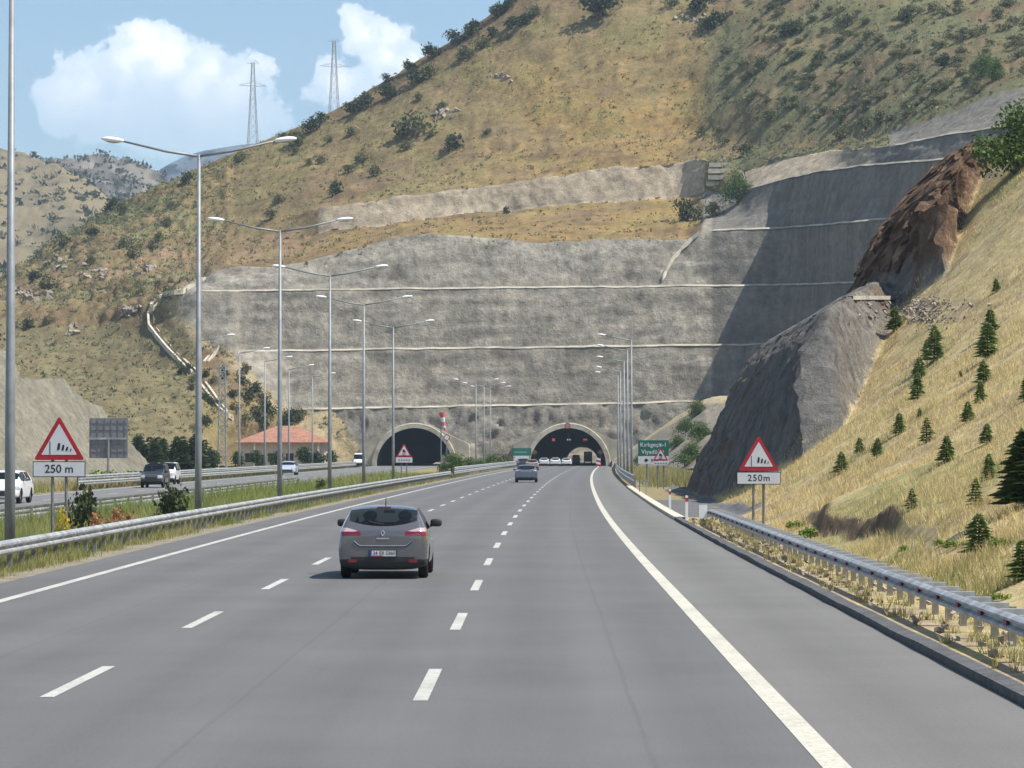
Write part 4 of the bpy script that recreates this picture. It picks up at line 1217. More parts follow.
# ------------------------------------------------------------------ house
hx, hy, _ = lp(282, 470)
t = thing('house', 'single-storey house with pinkish walls and red hipped tile roof below the cut', 'house', (hx, hy, -.1))
wl = MB().box(-6.6, 6.6, 0, 9, 0, 4.15).build('wall', M['house_wall'], t)
rf = MB()
rf.add([(-7.5, -.9, 4.1), (7.5, -.9, 4.1), (7.5, 9.9, 4.1), (-7.5, 9.9, 4.1), (-1.2, 4.5, 6.75), (1.8, 4.5, 6.75)], [(0, 1, 5, 4), (1, 2, 5), (2, 3, 4, 5), (3, 0, 4), (3, 2, 1, 0)])
ro_ = rf.build('roof', M['roof_tile'], t)
MB().box(-7.52, 7.52, -.98, -.9, 3.96, 4.14).build('gutter', M['roof_tile'], ro_)
for i, x in enumerate((-5.2, -1.6, 1.2, 4.6)):
    w_ = MB().box(x - .6, x + .6, -.05, .02, 1.0, 2.4).build('window', M['window_dark'], t)
    MB().box(x - .7, x + .7, -.10, -.05, .9, 1.0).build('sill', M['concrete_pale'], w_)
MB().box(-3.9, -2.9, -.05, .02, 0, 2.2).build('door', M['window_dark'], t)
MB().box(-4.4, -4.15, -.9, -.6, 0, 4.05).build('porch_post', M['concrete_pale'], t)
MB().box(5.6, 5.9, -.9, -.6, 0, 4.05).build('porch_post', M['concrete_pale'], t)

# ------------------------------------------------------------------ vehicles
def loft_car(st):
    """stations: (y, zb, ww, zbelt, wbelt, wroof, zroof); returns a subdivided body mesh"""
    rings = []
    for (y, zb, ww, zbe, wbe, wro, zro) in st:
        zm = zb + (zbe - zb) * .42
        half = [(0, zb), (.72 * ww, zb), (.955 * ww, zb + .10), (ww, zm), (ww * .985, zb + (zbe - zb) * .78), (wbe, zbe),
                (wbe + (wro - wbe) * .5 + .012, zbe + (zro - zbe) * .5), (wro, zro - .05 * min(1, (zro - zbe) * 4)), (.6 * wro, zro - .006), (0, zro)]
        rings.append([(x, y, z) for x, z in half] + [(-x, y, z) for x, z in half[-2:0:-1]])
    n = len(rings[0])
    bm = bmesh.new()
    vv = [[bm.verts.new(p) for p in r] for r in rings]
    for a, b in zip(vv[:-1], vv[1:]):
        for k in range(n):
            bm.faces.new((a[k], a[(k + 1) % n], b[(k + 1) % n], b[k]))
    cl = bm.edges.layers.float.new('crease_edge')
    for a, b in zip(vv[:-1], vv[1:]):
        for k, cr_ in ((2, .45), (4, .35), (5, .55), (7, .45)):
            for q in (k, n - k):
                e_ = bm.edges.get((a[q], b[q]))
                if e_: e_[cl] = cr_
    for ri_ in (1, 2):
        for k in range(n):
            e_ = bm.edges.get((vv[ri_][k], vv[ri_][(k + 1) % n]))
            if e_: e_[cl] = .35
    for r, flip in ((vv[0], True), (vv[-1], False)):
        h = n // 2
        for k in range(h):           # close the ends with quads across the body
            i, j = k, (n - k) % n
            i2, j2 = k + 1, (n - k - 1) % n
            q = [r[i], r[i2], r[j2], r[j]]
            q = [v for m_, v in enumerate(q) if v not in q[:m_]]
            if len(q) >= 3:
                bm.faces.new(q[::-1] if flip else q)
    bmesh.ops.recalc_face_normals(bm, faces=bm.faces)
    me = bpy.data.meshes.new('body'); bm.to_mesh(me); bm.free()
    o = bpy.data.objects.new('tmp', me); COL.objects.link(o)
    md = o.modifiers.new('s', 'SUBSURF'); md.levels = 4; md.render_levels = 4
    bpy.context.view_layer.update()
    m2 = bpy.data.meshes.new_from_object(o.evaluated_get(bpy.context.evaluated_depsgraph_get()))
    bpy.data.objects.remove(o)
    nv, nf = len(m2.vertices), len(m2.polygons)
    V = np.empty(nv * 3, np.float32); m2.vertices.foreach_get('co', V)
    Fq = np.empty(nf * 4, np.int32); m2.loops.foreach_get('vertex_index', Fq)
    Nn = np.empty(nf * 3, np.float32); m2.polygons.foreach_get('normal', Nn)
    return V.reshape(-1, 3), Fq.reshape(-1, 4), Nn.reshape(-1, 3)

def submesh(name, V, Fq, sel):
    f = Fq[sel]
    idx, inv = np.unique(f.ravel(), return_inverse=True)
    return np_mesh(name, V[idx], inv.reshape(-1, 4), smooth=True)

HATCH = [(-.01, .34, .76, .78, .74, .66, .87), (.03, .24, .885, .86, .84, .76, .97), (.10, .19, .925, .91, .875, .765, 1.05), (.24, .17, .935, .95, .895, .74, 1.20), (.47, .17, .94, .96, .90, .70, 1.375),
         (.66, .17, .94, .965, .90, .675, 1.435), (1.4, .17, .94, .965, .90, .655, 1.47), (2.2, .17, .94, .95, .90, .64, 1.45), (2.65, .17, .94, .935, .895, .62, 1.33),
         (3.2, .18, .935, .91, .885, .68, 1.03), (3.6, .19, .925, .87, .86, .68, .94), (4.02, .21, .89, .77, .82, .64, .82), (4.22, .25, .80, .66, .74, .58, .71), (4.29, .32, .66, .56, .62, .50, .61)]
SUV = [(0.00, .50, .74, .98, .73, .68, 1.05), (.05, .38, .86, 1.05, .84, .76, 1.2), (.12, .32, .90, 1.10, .88, .76, 1.45), (.25, .30, .91, 1.12, .89, .74, 1.74), (.6, .30, .915, 1.12, .89, .73, 1.82),
       (1.6, .30, .915, 1.12, .89, .73, 1.85), (2.5, .30, .915, 1.10, .89, .72, 1.81), (2.85, .30, .915, 1.09, .885, .70, 1.66), (3.25, .30, .91, 1.08, .88, .74, 1.16), (3.7, .32, .90, 1.05, .86, .72, 1.10),
       (4.3, .34, .86, .98, .82, .66, 1.03), (4.5, .40, .78, .82, .74, .6, .90), (4.56, .46, .64, .72, .62, .5, .8)]
VAN = [(0.00, .45, .80, 1.05, .80, .76, 1.2), (.04, .36, .90, 1.10, .90, .84, 1.7), (.10, .32, .94, 1.12, .94, .84, 2.2), (.3, .30, .95, 1.12, .95, .83, 2.34), (1.2, .30, .95, 1.12, .95, .83, 2.38),
       (3.2, .30, .95, 1.12, .95, .83, 2.36), (3.8, .30, .95, 1.12, .945, .80, 2.2), (4.4, .30, .95, 1.10, .93, .80, 1.45), (4.9, .32, .93, 1.0, .90, .74, 1.15), (5.2, .36, .86, .82, .82, .68, .95), (5.3, .44, .7, .7, .68, .5, .8)]

def make_car(kind, label, cat, paint, glass, detail=False, group=None):
    st = {'hatch': HATCH, 'suv': SUV, 'van': VAN}[kind]
    V, Fq, Nn = loft_car(st)
    L = st[-1][0]
    t = thing({'hatch': 'hatchback_car', 'suv': 'off_road_car', 'van': 'van'}[kind], label, cat, group=group)
    c = V[Fq].mean(1)
    x, y, z = np.abs(c[:, 0]), c[:, 1], c[:, 2]
    wy = {'hatch': (.80, 3.42), 'suv': (.85, 3.55), 'van': (1.0, 4.3)}[kind]
    wr = {'hatch': .315, 'suv': .36, 'van': .35}[kind]
    part = np.zeros(len(Fq), int)
    arch = np.zeros(len(Fq), bool)
    for w_ in wy:
        arch |= ((y - w_) ** 2 + (z - wr) ** 2 < (wr + .055) ** 2) & (x > .50)
    if kind == 'hatch':
        rw = (y < .66) & (z > 1.04 + .09 * (x / .66) ** 2.2) & (z < 1.385 - .03 * (x / .6) ** 2) & (x < .70) & (Nn[:, 1] < -.15)
        ws = (y > 2.5) & (y < 3.2) & (z > 1.05) & (z < 1.40) & (Nn[:, 1] > .2) & (x < .68)
        sw = (np.abs(Nn[:, 0]) > .55) & (z > .985) & (z < 1.375) & (y > .72) & (y < 2.95 - (z - 1.0) * 1.0) & ~ws & ~rw
        pil = sw & (np.abs(y - 1.75) < .05)
        sw &= ~pil
        tl = (x > .44 + .10 * (z - .82) * 2) & (z > .845) & (z < 1.01) & (y < .46) & ~rw
        tl &= (z < .93 + (x - .44) * .26)
        tlc = tl & (z > .935 + .10 * np.maximum(0, .62 - x))
        low = (z < .44 - .05 * (x > .66)) & (y < .5) & ~arch & (Nn[:, 2] > -.95)
        hl = (y > 3.75) & (z > .60) & (z < .76) & (x > .42)
        gr = (y > 4.0) & (z > .33) & (z < .56) & (x < .6)
    elif kind == 'suv':
        rw = (y < .5) & (z > 1.15) & (z < 1.68) & (x < .62) & (Nn[:, 1] < -.3)
        ws = (y > 2.5) & (y < 3.25) & (z > 1.2) & (z < 1.76) & (Nn[:, 1] > .2) & (x < .72)
        sw = (np.abs(Nn[:, 0]) > .55) & (z > 1.16) & (z < 1.72) & (y > .4) & (y < 2.95) & ~ws
        pil = sw & ((np.abs(y - 1.9) < .06) | (np.abs(y - 1.05) < .06)); sw &= ~pil
        tl = (x > .68) & (z > .9) & (z < 1.15) & (y < .12); tlc = np.zeros(len(Fq), bool)
        low = (z < .52) & (y < .4) & ~arch
        hl = (y > 4.2) & (z > .72) & (z < .95) & (x > .48)
        gr = (y > 4.2) & (z > .45) & (z < .9) & (x < .46)
    else:
        rw = (y < .4) & (z > 1.4) & (z < 2.05) & (x < .7) & (Nn[:, 1] < -.3)
        ws = (y > 3.7) & (z > 1.3) & (z < 2.12) & (Nn[:, 1] > .2) & (x < .8)
        sw = (np.abs(Nn[:, 0]) > .55) & (z > 1.2) & (z < 1.9) & (y > 3.2) & (y < 4.2) & ~ws
        tl = (x > .78) & (z > .8) & (z < 1.3) & (y < .12); tlc = np.zeros(len(Fq), bool)
        low = (z < .5) & (y < .3) & ~arch
        hl = (y > 4.9) & (z > .7) & (z < .95) & (x > .5)
        gr = (y > 4.9) & (z > .42) & (z < .7) & (x < .6)
    if kind != 'hatch':
        low |= (z < .5) & (y > L - .4)
    left = c[:, 0] < 0
    used = arch.copy()
    for nm, sel, mm in (('rear_window', rw, glass), ('windscreen', ws, M['glass']), ('side_window', sw & left, glass), ('side_window', sw & ~left, glass),
                        ('tail_light_lens', tlc & left, M['tail_clear']), ('tail_light_lens', tlc & ~left, M['tail_clear']),
                        ('tail_light', tl & ~tlc & left, M['tail_red']), ('tail_light', tl & ~tlc & ~left, M['tail_red']),
                        ('bumper', low, M['black_plastic']), ('headlight', hl & left, M['head_clear']), ('headlight', hl & ~left, M['head_clear']), ('grille', gr, M['black_plastic'])):
        sel = sel & ~used
        if sel.sum() > 3:
            link(nm, submesh(nm, V, Fq, sel), mm, t)
            used |= sel
    link('body', submesh('body', V, Fq, ~used), paint, t)
    # wheels
    for w_ in wy:
        for s in (-1, 1):
            xo = st[4][2] - .035
            wv = MB()
            prof = [(.0, wr - .09), (.0, wr - .03), (.03, wr), (.17, wr), (.20, wr - .03), (.20, wr - .09)]
            nn = 22
            vs = [(s * (xo - .20 + a), w_ + r_ * math.cos(2 * math.pi * k / nn), wr + r_ * math.sin(2 * math.pi * k / nn)) for a, r_ in prof for k in range(nn)]
            fs = [(i * nn + k, i * nn + (k + 1) % nn, (i + 1) * nn + (k + 1) % nn, (i + 1) * nn + k) for i in range(len(prof) - 1) for k in range(nn)]
            wh = wv.add(vs, fs).build('wheel', M['rubber'], t, smooth=True)
            rmb = MB()
            vs = [(s * (xo - .045), w_ + (wr - .085) * math.cos(2 * math.pi * k / 20), wr + (wr - .085) * math.sin(2 * math.pi * k / 20)) for k in range(20)] + [(s * (xo - .02), w_, wr)]
            rmb.add(vs, [(k, (k + 1) % 20, 20) for k in range(20)]).build('rim', M['rim_alloy'], wh)
    MB().box(-.62, .62, .25, L - .35, .24, .42).build('floor_pan', M['black_plastic'], t)
    # mirrors
    zb = st[5][3]
    my = {'hatch': 2.72, 'suv': 2.85, 'van': 4.0}[kind]
    for s in (-1, 1):
        mr = MB().ellipsoid((s * (st[5][4] + .10), my, zb + .085), (.125, .06, .08), 16, 10, e=.62).build('wing_mirror', M['black_plastic'] if detail else paint, t, smooth=True)
        MB().tube([(s * (st[5][4] - .03), my, zb + .02), (s * (st[5][4] + .08), my, zb + .06)], .03, 6).build('mirror_arm', M['black_plastic'], mr)
    # seats and dashboard seen through the glass
    if kind == 'hatch':
        for (sx, sy) in ((-.37, 1.95), (.37, 1.95)):
            s_ = MB().ellipsoid((sx, sy, .82), (.24, .10, .36), 10, 8).build('seat_back', M['interior'], t, smooth=True)
            MB().ellipsoid((sx, sy - .05, 1.21), (.15, .06, .11), 10, 6).build('headrest', M['interior'], s_, smooth=True)
        b_ = MB().box(-.62, .62, .85, 1.0, .45, 1.02).build('rear_seat', M['interior'], t)
        for sx in (-.36, .36): MB().ellipsoid((sx, .9, 1.08), (.13, .05, .08), 10, 6).build('headrest', M['interior'], b_, smooth=True)
        MB().box(-.7, .7, 2.75, 3.1, .6, .97).build('dashboard', M['interior'], t)
        MB().box(-.12, .12, 2.55, 2.57, 1.25, 1.31).build('rear_view_mirror', M['interior'], t)
    # plates
    py_ = {'hatch': -.004, 'suv': -.01, 'van': -.01}[kind]
    return t

grey = make_car('hatch', 'grey hatchback driving ahead in the middle lane, seen from behind', 'car', M['paint_grey'], M['glass'], True, 'cars heading for the tunnel')
# number plate, emblem and small fittings of the near car
bvb = None
def rear_y(x, z):
    global bvb
    if bvb is None:
        vs, fs = [], []
        for ch in grey.children:
            if ch.name.split('.')[0] in ('body', 'bumper', 'tail_light', 'tail_light_lens', 'rear_window'):
                b = len(vs); vs += [tuple(v.co) for v in ch.data.vertices]; fs += [tuple(i + b for i in p.vertices) for p in ch.data.polygons]
        bvb = BVHTree.FromPolygons(vs, fs)
    h = bvb.ray_cast(Vector((x, -3, z)), Vector((0, 1, 0)))
    return h[0].y if h[0] else 0.0
py0 = rear_y(0, .50)
pl_ = MB().box(-.29, .29, py0 - .018, py0 + .10, .445, .575).build('number_plate', M['black_plastic'], grey)
MB().box(-.265, .265, py0 - .024, py0 - .019, .452, .562).build('plate_face', mat('plate_white', (.62, .63, .68), .5), pl_)
MB().box(-.265, -.225, py0 - .028, py0 - .0245, .452, .562).build('plate_band', mat('plate_blue', (.02, .06, .30), .5), pl_)
MB().box(-.225, .0, py0 - .027, py0 - .0245, .446, .468).build('plate_strip', M['sign_red'], pl_)
for txt_, xo_ in (('34', -.155), ('ER', -.02), ('2360', .155)):
    link('plate_lettering', text_mesh(txt_, .098), M['sign_black'], pl_, (xo_, py0 - .029, .512))
em = MB()
for (a, b) in (((0, .055), (.038, 0)), ((.038, 0), (0, -.055)), ((0, -.055), (-.038, 0)), ((-.038, 0), (0, .055))):
    em.tube([(a[0], 0, a[1]), (b[0], 0, b[1])], .013, 5)
em.build('emblem', mat('chrome', (.75, .75, .78), .2, .9), grey, (0, rear_y(0, .905) - .012, .905))
MB().box(-.13, .13, 0, .012, -.012, .012).build('nameplate', mat('chrome_dull', (.5, .5, .53), .3, .8), grey, (0, rear_y(0, .80) - .010, .80))
sm_ = MB()
sm_.box(-.14, .14, 0, .05, -.012, .02)
sm_.build('brake_light', M['tail_red'], grey, (0, rear_y(0, 1.39) - .02, 1.395))
MB().tube([(0.02, rear_y(.02, 1.07) - .012, 1.07), (-.18, rear_y(-.18, 1.10) - .012, 1.10), (-.30, rear_y(-.3, 1.135) - .012, 1.135)], .012, 6).build('rear_wiper', M['black_plastic'], grey)
MB().tube([(.02, .80, 1.42), (.03, .66, 1.60)], [.012, .006], 6).build('aerial', M['black_plastic'], grey)
for s in (-1, 1):
    zz_ = .36
    MB().box(-.09, .09, 0, .02, -.03, .03).build('rear_reflector', M['tail_red'], grey, (s * .62, rear_y(s * .60, zz_) - .012, zz_))
# tailgate shut line and bright lower lip
sh_ = MB(); pts = []
for k in range(25):
    xx = -.60 + 1.2 * k / 24
    zz_ = .655 + (.10 * max(0, abs(xx) - .48) / .12)
    pts.append((xx, rear_y(xx, zz_) - .004, zz_))
sh_.tube(pts, .011, 5).build('tailgate_lip', mat('lip_bright', (.45, .45, .48), .25, .7), grey)
sh2 = MB(); sh2.tube([(a, b + .001, c - .02) for a, b, c in pts], .008, 5).build('shut_line', M['black_plastic'], grey)
grey.scale = (.955, .97, 1.0)
grey.location = (-3.13, 59.0, 0.0)

hatch_far = make_car('hatch', 'blue-grey hatchback in the middle lane well ahead of the grey hatchback', 'car', M['paint_bluegrey'], M['glass_dark'], False, 'cars heading for the tunnel')
hatch_far.location = (-16 * 246 / F, 246, 0); hatch_far.rotation_euler.z = -.013
def far_car(label, px_, Y, paint, rz=-.02, scale=1.0, grp='cars heading for the tunnel'):
    c = copy_tree(hatch_far, ((px_ - VX) * Y / F, Y, float(zroad(Y))), rz, scale, label, grp, {'body': M[paint]})
    return c
far_car('beige car just ahead and right of the blue-grey hatchback', 532, 425, 'paint_beige')
far_car('dark car ahead of the blue-grey hatchback near the median rail', 523.3, 440, 'paint_dark', scale=1.08)
far_car('white car at the right tunnel mouth, leftmost of three side by side', 544, 537, 'paint_white')
far_car('white car at the right tunnel mouth, middle of three side by side', 555.2, 529, 'paint_white', scale=1.03)
far_car('white car at the right tunnel mouth, rightmost of three side by side', 566.5, 534, 'paint_white')
dv = make_car('van', 'dark van silhouetted inside the right tunnel', 'van', M['paint_dark'], M['glass_dark'])
dv.location = ((576 - VX) * 720 / F, 720, float(zroad(720))); dv.rotation_euler.z = -.017
# lorry inside the tunnel
t = thing('lorry', 'tall lorry silhouetted against the far tunnel exit', 'lorry', ((588 - VX) * 900 / F, 900, float(zroad(900))), -.017)
MB().box(-1.25, 1.25, 0, 9, 1.0, 3.7).build('cargo_box', M['paint_dark'], t)
MB().box(-1.2, 1.2, 9.1, 11.2, .6, 3.0).build('cab', M['paint_dark'], t)
MB().box(-1.0, 1.0, .1, 11, .6, 1.0).build('chassis', M['black_plastic'], t)
for yw in (1.2, 2.6, 9.9):
    for s in (-1, 1):
        o = MB().tube([(s * .95, yw, .5), (s * 1.22, yw, .5)], .5, 14).build('wheel', M['rubber'], t)
# oncoming traffic
c = copy_tree(hatch_far, ((5 - VX) * 147 / F, 149.5, -.012), math.pi, (1.06, 1.06, 1.12), 'white car on the opposite carriageway behind the leftmost lamp pole', 'oncoming cars', {'body': M['paint_white']})
c = copy_tree(hatch_far, ((290 - VX) * 330 / F, 330, -.012), math.pi, 1.05, 'pale blue-silver car on the opposite carriageway below the house', 'oncoming cars', {'body': M['paint_silver']})
suv = make_car('suv', 'dark tall off-road car on the opposite carriageway before the beige slope end', 'car', M['paint_dark'], M['glass_dark'], False, 'oncoming cars')
suv.scale = (.93, .93, .93)
suv.location = ((153 - VX) * 211 / F, 214, -.012); suv.rotation_euler.z = math.pi
MB().box(-.6, .6, 1.0, 2.4, 1.88, 1.93).build('roof_rack', M['black_plastic'], suv)
c = copy_tree(suv, ((163.5 - VX) * 232 / F, 236, -.012), math.pi, .95, 'white car partly hidden behind the dark off-road car', 'oncoming cars', {'body': M['paint_white']})
van = make_car('van', 'white van on the opposite carriageway coming out beside the left tunnel', 'van', M['paint_white'], M['glass_dark'], False, 'oncoming cars')
van.location = ((358.5 - VX) * 500 / F, 505, -.012); van.rotation_euler.z = math.pi

# ------------------------------------------------------------------ vegetation
def leaves(n, centre_fn, size, cols, rs, flat=0.5):
    """n random leaf quads; centre_fn(rs, n) -> (n,3)"""
    c = centre_fn(rs, n)
    a = rs.normal(size=(n, 3)); a /= np.linalg.norm(a, axis=1, keepdims=True)
    b = rs.normal(size=(n, 3)); b -= a * (a * b).sum(1, keepdims=True); b /= np.linalg.norm(b, axis=1, keepdims=True)
    s = size * (0.6 + 0.8 * rs.random((n, 1)))
    V = np.stack([c - a * s, c + b * s * flat, c + a * s, c - b * s * flat], 1).reshape(-1, 3)
    Fc = np.arange(4 * n).reshape(n, 4)
    k = rs.random((n, 1))
    cc = np.array(cols[0]) * (1 - k) + np.array(cols[1]) * k
    cc = cc * (0.75 + 0.5 * rs.random((n, 1)))
    return V, Fc, np.repeat(cc, 4, 0)

def shrub_mesh(seed, cols, n=260, size=.085, lobes=9, spread=.28, squash=.8, open_=0.6):
    """unit shrub: about 1 wide, 1 high"""
    rs = np.random.default_rng(seed)
    L = np.stack([rs.normal(0, spread * .62, lobes), rs.normal(0, spread * .62, lobes), .30 + .45 * rs.random(lobes) * squash], 1)
    L[:, 2] = np.clip(L[:, 2] - .5 * (L[:, 0] ** 2 + L[:, 1] ** 2), .16, .85)
    rad = .19 + .13 * rs.random(lobes)
    def cf(rs, n):
        k = rs.integers(0, lobes, n)
        d = rs.normal(size=(n, 3)); d /= np.linalg.norm(d, axis=1, keepdims=True)
        r = rad[k] * (rs.random(n) ** .45)
        return L[k] + d * r[:, None] * np.array([1.1, 1.1, .95])
    V, Fc, cc = leaves(n, cf, size, cols, rs, open_)
    V[:, 2] = np.maximum(V[:, 2], .0)
    return np_mesh('crown', V, Fc, col=cc)

def spruce_mesh(seed, cols, tiers=14, nb=12):
    """unit spruce 1 high, about .55 wide: whorls of drooping needle sprays"""
    rs = np.random.default_rng(seed)
    V, Fc, cc = [], [], []
    for i in range(tiers):
        z = .06 + .90 * (i / (tiers - 1)) ** .92
        r = .33 * (1 - z) ** .60 + .018
        m_ = max(4, int(nb * (1 - .45 * z)))
        a0 = rs.random() * 6.28
        for k in range(m_):
            a = a0 + 6.283 * k / m_ + rs.normal(0, .18)
            rr = r * (0.55 + .75 * rs.random())
            d = np.array([math.cos(a), math.sin(a), 0]); s = np.array([-math.sin(a), math.cos(a), 0])
            up = np.array([0, 0, 1.0])
            tip = d * rr + up * (z + .02 - .16 * rr + rs.normal(0, .012))
            root = up * (z + .015)
            col_ = (np.array(cols[0]) * (1 - (q := rs.random())) + np.array(cols[1]) * q) * (.8 + .4 * rs.random())
            w = .05 + .16 * rr
            mid = root * .45 + tip * .55
            for (pa, pb, pc, pd) in ((root, mid + s * w + up * .012, tip, mid - s * w + up * .012), (root + up * .01, mid + up * (.05 + .04 * rs.random()), tip, mid - up * .03)):
                b = len(V); V += [pa, pb, pc, pd]; Fc.append((b, b + 1, b + 2, b + 3)); cc += [col_] * 4
            for f_ in (.45, .75):
                for sg in (-1, 1):
                    p0 = root * (1 - f_) + tip * f_
                    p1 = p0 + s * sg * w * 1.2 + d * w * .6 - up * .012
                    b = len(V); V += [p0, p0 + d * w * .5 + up * .02, p1, p0 - d * .2 * w - up * .012]; Fc.append((b, b + 1, b + 2, b + 3)); cc += [col_ * 1.05] * 4
    b = len(V)
    for k in range(3):
        a = k * 2.1; V += [np.array([.02 * math.cos(a), .02 * math.sin(a), .93]), np.array([.02 * math.cos(a + 1), .02 * math.sin(a + 1), .93]), np.array([0, 0, 1.03]), np.array([0, 0, 1.02])]
        Fc.append((b, b + 1, b + 2, b + 3)); b += 4; cc += [np.array(cols[1])] * 4
    return np_mesh('crown', np.array(V), np.array(Fc), col=np.array(cc))

def put_tree(name, label, cat, crown, loc, h, w, group=None, trunk=None, rz=None, m='foliage'):
    rz = random.uniform(0, 6.28) if rz is None else rz
    t = thing(name, label, cat, loc, rz, group)
    o = link('crown', crown, M[m], t); o.scale = (w, w, h)
    tk = link('trunk', trunk or TRUNK, M['bark'], t); tk.scale = (w, w, h)
    return t
TRUNK = MB().tube([(0, 0, -.12), (.005, .0, .3), (0, .005, .8)], [.03, .022, .008], 6).mesh('trunk')
BUSH_TRUNK = MB().tube([(0, 0, -.15), (.02, .01, .25), (.05, .0, .5)], [.04, .03, .012], 5).tube([(0, 0, .1), (-.12, .05, .45)], [.025, .01], 5).tube([(0, 0, .08), (.06, -.12, .42)], [.022, .01], 5).mesh('trunk')
SPRUCE = [spruce_mesh(s, ((.115, .185, .06), (.25, .33, .11)), 12, 10) for s in (1, 2, 3, 4)]
SPRUCE_L = [spruce_mesh(s, ((.10, .155, .05), (.19, .25, .085)), 10, 8) for s in (5, 6)]
GROVE = [spruce_mesh(s, ((.035, .058, .024), (.075, .105, .042)), 10, 10) for s in (11, 12, 13)]
OLIVE = [shrub_mesh(s, ((.085, .098, .042), (.165, .172, .082)), 420, .06) for s in (21, 22, 23, 24)]
DARK = [shrub_mesh(s, ((.036, .052, .024), (.085, .105, .048)), 480, .06) for s in (31, 32, 33)]
SAGE = [shrub_mesh(s, ((.135, .142, .068), (.235, .228, .118)), 320, .07, 8, .34, .7) for s in (41, 42, 43, 44)]
LEAFY = [shrub_mesh(s, ((.06, .105, .024), (.13, .19, .05)), 3200, .030, 18, .30, 1.05) for s in (51, 52)]
LIME = [shrub_mesh(s, ((.10, .17, .022), (.20, .28, .05)), 320, .07, 6, .42, .6) for s in (61, 62)]
ROUND = [shrub_mesh(s, ((.028, .058, .02), (.065, .105, .036)), 900, .05, 16, .26, 1.0) for s in (71, 72)]

# young spruces on the dry right slope: (px of base, py of base, height px)
SP = [(934, 361, 40), (927, 356, 20), (919, 379, 26), (917, 400, 30), (895, 330, 25), (990, 334, 28), (987, 358, 38), (983, 383, 26), (980, 404, 27), (967, 422, 21), (996, 292, 14), (919, 418, 12),
      (899, 434, 22), (926, 442, 26), (946, 461, 26), (986, 444, 22), (988, 479, 26), (859, 454, 19), (877, 457, 22), (841, 473, 22), (975, 506, 28), (911, 509, 22), (978, 553, 40), (1026, 400, 26), (1021, 578, 40), (960, 378, 8)]
SPL = ['tall slim spruce on the slope right of the grey rock, left column', 'small spruce hidden behind the tall slim spruce of the left column', 'upper of two touching spruces below the tall slim spruce', 'lower of two touching spruces below the tall slim spruce',
       'young spruce beside the rubble heap at the rock bench', 'uppermost spruce of the right column, above the tall one', 'tallest spruce of the right column on the dry slope', 'spruce just below the tallest one of the right column', 'second spruce below the tallest one of the right column', 'small rounded spruce at the foot of the right column',
       'topmost small spruce high on the dry right slope', 'tiny pale spruce below the two touching spruces', 'small spruce left of the pale full spruce in mid slope', 'pale full young spruce in mid slope below the tiny one', 'round young spruce in the middle of the lower slope', 'young spruce right of centre, above the one beside the big spruce',
       'young spruce left of the largest spruce at the right edge', 'left of two small spruces right of the warning sign', 'right of two small spruces right of the warning sign', 'lowest left young spruce, nearest to the right warning sign', 'pale open young spruce left of the big spruce shadow', 'thin pale young spruce above the dark soil ledge',
       'dark young spruce among lime green weeds above the near right guardrail', 'spruce cut by the right frame edge in mid slope', 'dark young spruce at the right edge just above the near guardrail', 'tiny seedling spruce between the two columns']
for i, (a, b, h) in enumerate(SP):
    p = cast(a, b, bvh_right)
    if p is None: continue
    hh = h * p.y / F * random.uniform(.82, 1.0)
    put_tree('spruce_tree', SPL[i], 'spruce', (SPRUCE_L if i in (20, 21, 13) else SPRUCE)[i % (2 if i in (20, 21, 13) else 4)],
             p, hh, hh * random.uniform(1.1, 1.55), 'young spruces on the right slope')
p = cast(1024, 505, bvh_right)
put_tree('spruce_tree', 'largest dark spruce at the right edge of the photo casting a broad shadow', 'spruce', spruce_mesh(9, ((.06, .10, .038), (.14, .19, .068)), 20, 15), p, 74 * p.y / F, 96 * p.y / F, 'young spruces on the right slope')
p = cast(1017, 172, bvh_right)
if p is None: p = Vector((33, 205, 23))
put_tree('leafy_tree', 'bushy green tree on top of the right slope at the frame edge', 'tree', LEAFY[0], p + Vector((0, 0, -.3)), 78 * p.y / F, 82 * p.y / F, None, BUSH_TRUNK)
LW = [(955, 548, 20), (940, 546, 14), (1003, 546, 20), (812, 540, 26), (798, 528, 18), (905, 552, 14), (1000, 600, 18), (980, 608, 20)]
for i, (a, b, w) in enumerate(LW):
    p = cast(a, b, bvh_right)
    if p is None: continue
    s = w * p.y / F
    o = link('weed_clump', LIME[i % 2], M['foliage'], None, p); o.scale = (s * 1.1, s * 1.1, s * .75)
    tag(o, ['lime green weed clump left of the low spruce above the guardrail', 'small lime green weed clump farther left of the low spruce', 'lime green weed clump right of the low spruce above the guardrail', 'green weed clump behind the near guardrail, right of the warning sign',
            'green weed clump behind the near guardrail beside the sign post', 'small green weed below the dark soil ledge', 'green weed behind the guardrail at the right edge', 'green weed clump behind the guardrail near the right edge'][i], 'weed', 'green weeds on the right slope')

